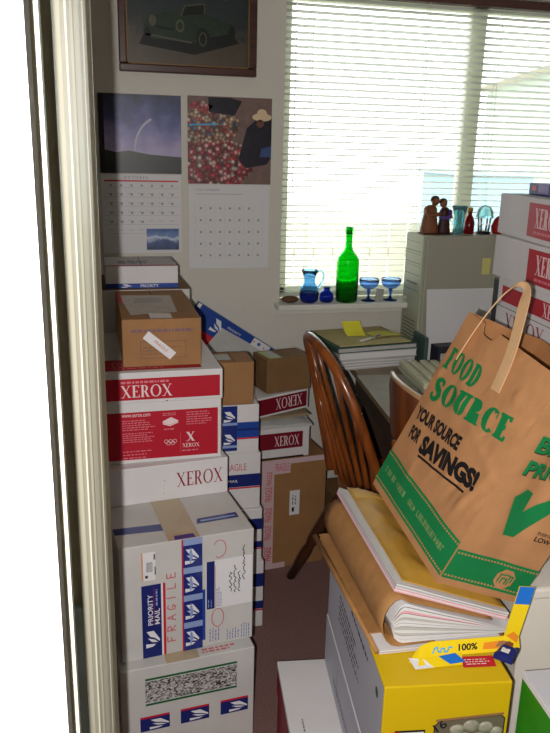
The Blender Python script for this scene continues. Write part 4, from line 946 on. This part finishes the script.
# navy packet at the strip's right end
nv = thing('navy_packet', 'crumpled navy and white packet wedged at the right end of the yellow strip', 'packet', M=KM @ Matrix.Translation((.240, .040, .0015)) @ Matrix.Rotation(.9, 4, 'Z'))
MB().slab(.048, .034, 8, 6, lambda x, y: .006 + .010 * math.sin(PI * x / .048) * math.sin(PI * y / .034) + .002 * math.sin(x * 260), lambda x, y: .0, NAVY).build('packet_body', nv)
Face((.004, .004, .0095), (1, 0, 0), (0, 1, 0)).r(.004, .006, .018, .02, PAPER, 12).q([(.022, .004), (.036, .006), (.036, .02), (.024, .018)], mat('brown_print', (120, 70, 50), .4), 20).build('packet_print', nv)

# papers and envelopes under the bag
pA = -.05; PO = Matrix.Translation((.479, 1.081, .5848)) @ Matrix.Rotation(pA, 4, 'Z')
EG = 'envelopes and papers under the paper bag'
SL = .36
def nz(x, y, s=1., a=.0015): return a * noise.noise(Vector((x * 14 * s, y * 14 * s, 3.1)))
# lowest brown folder
t = thing('brown_folder', 'flat brown kraft folder at the bottom of the envelope pile, sticking out left', 'folder', M=PO @ Matrix.Translation((-.004, -.004, 0)), group=EG)
fl = MB(); Wd, Dp = .255, .425
fl.slab(Wd, Dp - .045, 12, 12, lambda x, y: .0125 + nz(x, y, 1, .0008), lambda x, y: .0102 + nz(x, y, 1, .0008), ENVM, M=Matrix.Translation((0, .045, 0))); fl.slab(Wd, Dp, 2, 2, lambda x, y: .0016, lambda x, y: .0, ENVM)
fl.tube([(.000, .000, .0052), (-.004, Dp * .5, .0062), (-.010, Dp - .002, .009)], [.0046, .0058, .006], ENVM, 12); fl.build('cover', t)
MB().slab(Wd - .018, Dp - .008, 4, 4, lambda x, y: .0098, lambda x, y: .0018, PAPER, lambda k: (PAPER, PAPERG, mat('cream_paper', (226, 206, 196), .7))[k % 3], lay=4, M=Matrix.Translation((.004, -.004, 0))).build('pages', t)
# thick folded folder full of papers
t = thing('brown_folder', 'thick brown folder bulging with white and pink papers, middle of the envelope pile', 'folder', M=PO @ Matrix.Translation((.004, -.006, .0170)), group=EG)
h0 = .103
def ftop(x, y): return max(.018, h0 - SL * x) * (1 if x > .02 else 1) + nz(x, y, 1, .002)
pgs = MB(); Wd, Dp = .245, .40
def ptop(x, y):
    e = min(1, x / .028); return .003 + (ftop(x + .012, y) - .009) * math.sqrt(max(0, 1 - (1 - e) ** 2)) * .999
def pbot(x, y):
    e = min(1, x / .028); return .003 + (.5 * (ftop(.03, y) - .009)) * (1 - math.sqrt(max(0, 1 - (1 - e) ** 2))) 
PGM = [PAPER, PAPER, PAPERG, PAPER, PAPERG, PAPER, PAPER, PAPERG, PAPER, PINK, PAPER, PAPER]
pgs.slab(Wd, Dp, 30, 12, lambda x, y: max(ptop(x, y), pbot(x, y) + .0005), pbot, PAPER, lambda k: PGM[k % 12], M=Matrix.Translation((.014, 0, 0)), lay=12); pgs.build('pages', t)
cv = MB(); vs = []; NX = 16; path = []
for i in range(9):   # round spine then the top flap running down to the right
    a = -PI / 2 - PI * i / 8; path.append((.030 + .034 * math.cos(a), h0 * .5 - .004 + (h0 * .5 - .002) * math.sin(a)))
path = [(.10, .001)] + path
for i in range(1, 13): x = .03 + i * .0155; path.append((x, max(.02, h0 - .004 - SL * (x - .018))))
n_ = len(path); NY = 12
def covn(k, j, off):
    x, z = path[k]; x2, z2 = path[min(k + 1, n_ - 1)]; x1, z1 = path[max(k - 1, 0)]; tx, tz = x2 - x1, z2 - z1; l = math.hypot(tx, tz) or 1
    cut = 0
    if k >= 10: cut = .0 + .012 * (k - 10) / 12        # flap's near edge tapers back
    yy = cut + (Dp + .006 - cut) * j / NY - .003
    return (x - tz / l * off * -1 * -1, yy, z + tx / l * off * -1 * -1 + nz(x, yy, 1, .0012))
for off in (0, -.0022): vs += [covn(k, j, off) for k in range(n_) for j in range(NY + 1)]
S = n_ * (NY + 1); q = lambda k, j, s=0: s * S + k * (NY + 1) + j
fs = []
for k in range(n_ - 1):
    for j in range(NY): fs += [(q(k, j), q(k, j + 1), q(k + 1, j + 1), q(k + 1, j)), (q(k, j, 1), q(k + 1, j, 1), q(k + 1, j + 1, 1), q(k, j + 1, 1))]
    fs += [(q(k, 0), q(k + 1, 0), q(k + 1, 0, 1), q(k, 0, 1)), (q(k, NY), q(k, NY, 1), q(k + 1, NY, 1), q(k + 1, NY))]
for j in range(NY): fs += [(q(n_ - 1, j), q(n_ - 1, j + 1), q(n_ - 1, j + 1, 1), q(n_ - 1, j, 1)), (q(0, j), q(0, j, 1), q(0, j + 1, 1), q(0, j + 1))]
cv.add(vs, fs, ENVM, True); cv.build('cover', t)
# loose white and pink papers, then the gold padded envelope
TILT = math.atan(SL)
PP = PO @ Matrix.Translation((.022, .002, .0170 + h0 + .002)) @ Matrix.Rotation(TILT, 4, 'Y') @ Matrix.Rotation(-.02, 4, 'Z')
t = thing('loose_papers', 'sheaf of white and pink papers under the gold padded envelope', 'papers', M=PP, group=EG)
ppm = [PINK, PAPER, PINK, PAPER, PAPERG, PAPER]
MB().slab(.236, .405, 10, 12, lambda x, y: .0165 + nz(x, y), lambda x, y: .001, PAPER, lambda k: ppm[k % 6], lay=6).build('sheets', t)
t = thing('padded_envelope', 'gold padded envelope topping the pile under the paper bag', 'envelope', M=PP @ Matrix.Translation((.014, .012, .018)) @ Matrix.Rotation(-.015, 4, 'Z'), group=EG)
def puff(x, y, w=.215, d=.40): 
    e = min(x, w - x, y, d - y); k = min(1, max(0, (e - .008) / .03)); return .003 + .015 * math.sqrt(k) + 1.6 * nz(x * 2.2, y * 1.3, 1, .003) * k
MB().slab(.215, .40, 26, 40, puff, lambda x, y: .0004, GOLD).build('envelope_body', t)
fl = Face((0, 0, 0), (1, 0, 0), (0, 1, 0))
MB().slab(.21, .05, 14, 4, lambda x, y: puff(x, y + .335) + .0022 , lambda x, y: puff(x, y + .335) + .0008, mat('gold_flap', (196, 152, 66), .45, var=.1, scale=22), M=Matrix.Translation((.0025, .335, 0))).build('flap', t)

# ------------------------------------------------------------------ grocery bag
kS = 1.055
BW, BG, BH = .305 * kS, .178 * kS, .40 * kS
o0 = Vector((0, 0, 1.45)) + (Vector((.5398, 1.0023, .7691)) - Vector((0, 0, 1.45))) * kS
vx, vy, vz = Vector((.924, .0502, -.3791)), Vector((.0031, .9903, .1388)), Vector((.3824, -.1294, .9149))
BM = Matrix((( vx.x, vy.x, vz.x, o0.x), (vx.y, vy.y, vz.y, o0.y), (vx.z, vy.z, vz.z, o0.z), (0, 0, 0, 1)))
bag = thing('paper_grocery_bag', 'brown paper grocery bag with green print leaning on the envelope pile', 'bag', M=BM)
def bulge(p):
    """soft paper: gusset creases inwards, faces belly a little; p in bag coordinates"""
    x, y, z = p; t = max(0, min(1, z / BH)); u = y / BW; v = x / BG
    gx = math.exp(-((v - .5) / .16) ** 2) * .020 * (t ** 1.2)        # side crease
    if y < BW * .02: y += gx
    if y > BW * .98: y -= gx
    bl_ = .006 * math.sin(PI * max(0, min(1, u))) * math.sin(PI * min(1, t * 1.05)) + .0035 * noise.noise(Vector((y * 11, z * 11, x * 4))) * min(1, z / .05)
    cz = .0026 * (noise.noise(Vector((y * 26 + z * 9, z * 17 - y * 6, 5.2 + x * 8))) ** 3) * 4 * min(1, z / .06)
    cz += .002 * math.exp(-((z - .26 - .35 * (y - .15)) / .012) ** 2) * min(1, max(0, (.16 - abs(y - .08)) / .1))
    bl_ += cz
    if y < BW * .02: y -= cz * .8
    if v < .02: x -= bl_
    if v > .98: x += bl_
    return Vector((x, y, z))
def top_edge(side, s):
    """height of the opening's edge: front has a thumb notch, back stands a little higher"""
    if side == 'front':   # s from far (0) to near (1)
        d = abs(s - .285); n = .020 * max(0, 1 - (d / .10) ** 4) if d < .10 else 0
        return BH * .985 - n
    return BH * 1.0
bagm = MB()
def wall_grid(P, nu, nv, zt, m_out, m_in, th=.0012, nrm=(0, 0, 0)):
    vo = []; 
    for i in range(nu + 1):
        for j in range(nv + 1):
            b = P(i / nu); z = zt(i / nu) * j / nv; vo.append(bulge((b[0], b[1], z)))
    fs = [(i * (nv + 1) + j, (i + 1) * (nv + 1) + j, (i + 1) * (nv + 1) + j + 1, i * (nv + 1) + j + 1) for i in range(nu) for j in range(nv)]
    bagm.add(vo, fs, m_out, True)
    n = Vector(nrm); bagm.add([p - n * th for p in vo], [tuple(reversed(f)) for f in fs], m_in, True)
    a = [i * (nv + 1) + nv for i in range(nu + 1)]
    bagm.add([vo[k] for k in a] + [vo[k] - n * th for k in a], [(i, i + 1, nu + 2 + i, nu + 1 + i) for i in range(nu)], HANDLEM)
wall_grid(lambda s: (0, BW * (1 - s)), 96, 80, lambda s: top_edge('front', s), BAGM, BAGIN, nrm=(-1, 0, 0))
wall_grid(lambda s: (BG * s, 0), 56, 80, lambda s: BH * .985 + s * BH * .015, BAGM, BAGIN, nrm=(0, -1, 0))
wall_grid(lambda s: (BG, BW * s), 32, 40, lambda s: top_edge('back', s), BAGM, BAGIN, nrm=(1, 0, 0))
wall_grid(lambda s: (BG * (1 - s), BW), 24, 40, lambda s: BH * 1.0 - s * BH * .015, BAGM, BAGIN, nrm=(0, 1, 0))
bagm.add([(0, 0, .001), (BG, 0, .001), (BG, BW, .001), (0, BW, .001)], [(0, 3, 2, 1)], BAGM); bagm.build('bag_body', bag)
def on_bag(f): 
    # subdivide long pieces so that the print follows the paper, then bend it with the paper
    bm = bmesh.new(); vv = [bm.verts.new(p) for p in f.mb.v]; ids = []
    lay = bm.faces.layers.int.new('k')
    for fa, k in zip(f.mb.f, f.mb.m):
        try: q = bm.faces.new([vv[i] for i in fa]); q[lay] = k
        except ValueError: pass
    for _ in range(6):
        lo = [e for e in bm.edges if e.calc_length() > .008]
        if not lo: break
        bmesh.ops.subdivide_edges(bm, edges=lo, cuts=1)
    bmesh.ops.triangulate(bm, faces=[q for q in bm.faces if len(q.verts) > 4])
    bm.verts.index_update(); N = f.N
    new = MB(); new.mats = f.mb.mats
    for v in bm.verts:
        off = (v.co - f.O).dot(N); b = v.co - N * off; new.v.append(tuple(bulge(b) + N * (off * 2.6 + .0006)))
    for q in bm.faces: new.f.append(tuple(v.index for v in q.verts)); new.m.append(q[lay]); new.sm.append(True)
    bm.free(); f.mb = new
    return f
K_ = kS
f = Face((0, BW, 0), (0, -1, 0), (0, 0, 1))
f.word('FOOD', .020 * K_, .282 * K_, .116 * K_, .043 * K_, BAGGREEN, 0, .30, .12, .05, .06)
f.word('SOURCE', .030 * K_, .219 * K_, .246 * K_, .043 * K_, BAGGREEN, 0, .30, .12, .05, .16)
f.text('YOUR SOURCE', .018 * K_, .168 * K_, .170 * K_, .027 * K_, BLACKINK, 0, .12, .055)
f.text('FOR', .030 * K_, .130 * K_, .040 * K_, .027 * K_, BLACKINK, 0, .13, .055); f.text('SAVINGS!', .084 * K_, .127 * K_, .190 * K_, .036 * K_, BLACKINK, 0, .17, .065)
f.q([(.092 * K_, .121 * K_), (.253 * K_, .145 * K_), (.252 * K_, .149 * K_), (.092 * K_, .1255 * K_)], BLACKINK, 0)
f.r(0, .014 * K_, BW, .084 * K_, BAGGREEN, 0)
for k in range(44):
    u = .003 + k * BW / 44
    f.r(u, .019 * K_, u + .0045, .0222 * K_, BAGM, 1); f.r(u, .0765 * K_, u + .0045, .0797 * K_, BAGM, 1)
TG = mat('tan_on_green', (120, 146, 92), .7); rn = random.Random(12); u = .02
while u < BW - .03:
    wv = rn.uniform(.004, .007)
    f.r(u, .043 * K_, u + .0018, .055 * K_, TG, 1); f.r(u, .043 * K_ if rn.random() < .5 else .0525 * K_, u + wv, (.0455 if rn.random() < .5 else .055) * K_, TG, 1.3)
    if rn.random() < .5: f.r(u + wv - .0016, .043 * K_, u + wv, .055 * K_, TG, 1.1)
    u += wv + .0026 + (.006 if rn.random() < .18 else 0)
on_bag(f).build('front_print', bag)
f = Face((0, 0, 0), (1, 0, 0), (0, 0, 1))
f.r(0, .014 * K_, BG, .072 * K_, BAGGREEN, 0)
for k in range(25):
    u = .003 + k * BG / 25
    f.r(u, .019 * K_, u + .0045, .0222 * K_, BAGM, 1); f.r(u, .0645 * K_, u + .0045, .0677 * K_, BAGM, 1)
hx, hy, hr = .120 * K_, .040 * K_, .022
f.q([(hx + hr * math.cos(PI / 8 + k * PI / 4), hy + hr * math.sin(PI / 8 + k * PI / 4)) for k in range(8)], BAGM, 2)
for a_ in ([(-.013, -.008), (-.013, .009), (-.005, .009)], [(-.006, -.009), (-.006, .002), (.003, .002), (.003, -.009)], [(.008, -.009), (.008, .009), (.014, .009), (.014, -.004)], [(-.003, .01), (.006, .01)]): f.stroke([(hx + x, hy + y) for x, y in a_], .003, BAGGREEN, 3)
f.q([(.043 * K_, .190 * K_), (.060 * K_, .208 * K_), (.079 * K_, .202 * K_), (.080 * K_, .166 * K_), (.128 * K_, .218 * K_), (.15 * K_, .215 * K_), (.090 * K_, .118 * K_), (.066 * K_, .118 * K_)], BAGGREEN, 0)
f.text('BEST', .028 * K_, .270 * K_, .11 * K_, .030 * K_, BLACKINK, 0, 0, .05); f.text('BEST', .026 * K_, .272 * K_, .11 * K_, .030 * K_, BAGGREEN, 1, 0, .04)
f.text('PRICES', .032 * K_, .228 * K_, .13 * K_, .028 * K_, BLACKINK, 0, 0, .05); f.text('PRICES', .030 * K_, .230 * K_, .13 * K_, .028 * K_, BAGGREEN, 1, 0, .04)
f.text('EVERYDAY', .128 * K_, .137 * K_, .042 * K_, .006 * K_, BLACKINK, 0, 0, .02); f.text('LOW', .128 * K_, .124 * K_, .034 * K_, .010 * K_, BLACKINK, 0, 0, .03)
on_bag(f).build('side_print', bag)
# paper strap: loop glued to the front panel
hp = [(-.004, .305 - .187, .313), (-.005, .305 - .184, .340), (-.006, .305 - .178, .372), (-.008, .305 - .166, .41), (-.010, .305 - .150, .448), (-.006, .305 - .130, .475), (.0, .305 - .105, .484), (.002, .305 - .082, .476), (.0, .305 - .066, .452), (-.004, .305 - .058, .41), (-.006, .305 - .052, .36), (-.005, .305 - .047, .313)]
hp = smooth_path([Vector((x, y, z)) * K_ for x, y, z in hp], 4); nL = len(hp)
dirs = []
for i in range(nL):
    t_ = i / (nL - 1); a = 0 if t_ < .30 else min(1, (t_ - .30) / .25) * PI / 2
    if t_ > .62: a = PI / 2
    base = Vector((0, 1, 0)).lerp(Vector((0, .8, .6)), min(1, t_ * 2))
    tan = (hp[min(i + 1, nL - 1)] - hp[max(i - 1, 0)]).normalized(); w0 = Vector((0, 1, 0)); w0 = w0 - tan * w0.dot(tan)
    if w0.length < .2: w0 = Vector((1, 0, 0)) - tan * tan.x
    w0.normalize(); w1 = Vector((1, 0, 0)); w1 = (w1 - tan * w1.dot(tan)).normalized()
    dirs.append(w0 * math.cos(a) + w1 * (math.sin(a) if w0.dot(Vector((0, 1, 0))) >= 0 else math.sin(a)))
dirs = []
for i in range(nL):
    t_ = i / (nL - 1); k = max(0, min(1, (t_ - .34) / .3)); k = k * k * (3 - 2 * k)
    dirs.append(Vector((.02, 1, 0)).lerp(Vector((.60, .80, .0)), k))
hb = MB(); hb.ribbon(hp, dirs, .027, .0022, HANDLEM); hb.build('strap_handle', bag)

# ------------------------------------------------------------------ bottom right corner
t = carton('green_carton', 'white-topped carton with bright green side at the bottom right corner', 'carton', (.672, .70, 0, -.10, .24, .265, .598), CARD, seam=False)
f = left(.24, .265, .598); f.q([(.004, .0), (.258, .0), (.258, .560), (.238, .588), (.004, .588)], GREENC, 0); f.r(0, .588, .265, .5965, PAPER, 1); f.build('green_print', t)
g = top(.24, .265, .598); g.r(.0, .0, .24, .265, mat('grey_lid_print', (196, 196, 204), .5), 0); g.dashes(.09, .22, .2, .25, 2, GREYINK, 1); g.build('top_print', t)
t = thing('storage_bin', 'milky translucent plastic bin behind the green carton', 'bin', (.90, 1.20, 0), -.1)
bn = MB(); bo_ = [(-.105, -.10), (.105, -.10), (.105, .10), (-.105, .10)]
for (s0, z0, s1, z1) in ((.86, .0, 1, .64),):
    n4 = 4; vs = [(x * s0, y * s0, z0) for x, y in bo_] + [(x * s1, y * s1, z1) for x, y in bo_] + [(x * (s1 - .04), y * (s1 - .04), z1) for x, y in bo_] + [(x * (s0 - .04), y * (s0 - .04), z0 + .006) for x, y in bo_]
    fs = [(3, 2, 1, 0)] + [(i, (i + 1) % 4, 4 + (i + 1) % 4, 4 + i) for i in range(4)] + [(4 + i, 4 + (i + 1) % 4, 8 + (i + 1) % 4, 8 + i) for i in range(4)] + [(8 + i, 8 + (i + 1) % 4, 12 + (i + 1) % 4, 12 + i) for i in range(4)] + [(12, 13, 14, 15)]
    bn.add(vs, fs, BIN)
bn.build('tub', t)
MB().box((-.112, -.107, .635), (.112, .107, .660), BIN, .006).build('lid', t)

# ------------------------------------------------------------------ light: daylight outside, the camera's flash, a warm hall lamp
w_ = bpy.data.worlds.new('World'); sc.world = w_; w_.use_nodes = True; bg = w_.node_tree.nodes['Background']
bg.inputs['Color'].default_value = (.93, .97, 1, 1); bg.inputs['Strength'].default_value = 4.4
CAMP = Vector((0, 0, 1.45))
Rc = Matrix(((.97072193, -.04365399, .23620596), (-.23906799, -.27118567, .93236518), (.02335421, -.96153662, -.27368215)))   # columns: image right, image down, view
right, down, view = Rc.col[0].copy(), Rc.col[1].copy(), Rc.col[2].copy()
rot = Matrix((right, -down, -view)).transposed()
fl_ = bpy.data.lights.new('camera_flash', 'SPOT'); fl_.energy = 86; fl_.spot_size = math.radians(120); fl_.spot_blend = .35; fl_.shadow_soft_size = .005; fl_.color = (1, .97, .94)
fo = bpy.data.objects.new('camera_flash', fl_); COL.objects.link(fo)
fo.matrix_world = Matrix.Translation(CAMP - right * .038 + down * .014) @ rot.to_4x4()
hl = bpy.data.lights.new('hall_lamp', 'POINT'); hl.energy = 1.5; hl.shadow_soft_size = .12; hl.color = (1, .84, .52)
ho = bpy.data.objects.new('hall_lamp', hl); COL.objects.link(ho); ho.location = (.4, -.6, 2.2)

cam = bpy.data.cameras.new('camera'); cam.sensor_fit = 'VERTICAL'; cam.sensor_height = 36; cam.lens = 750 / 733 * 36; cam.clip_start = .02
co = bpy.data.objects.new('camera', cam); COL.objects.link(co); co.matrix_world = Matrix.Translation(CAMP) @ rot.to_4x4()
sc.camera = co
sc.view_settings.view_transform = 'Standard'; sc.view_settings.look = 'None'; sc.view_settings.exposure = 0; sc.view_settings.gamma = 1; sc.view_settings.use_curve_mapping = False
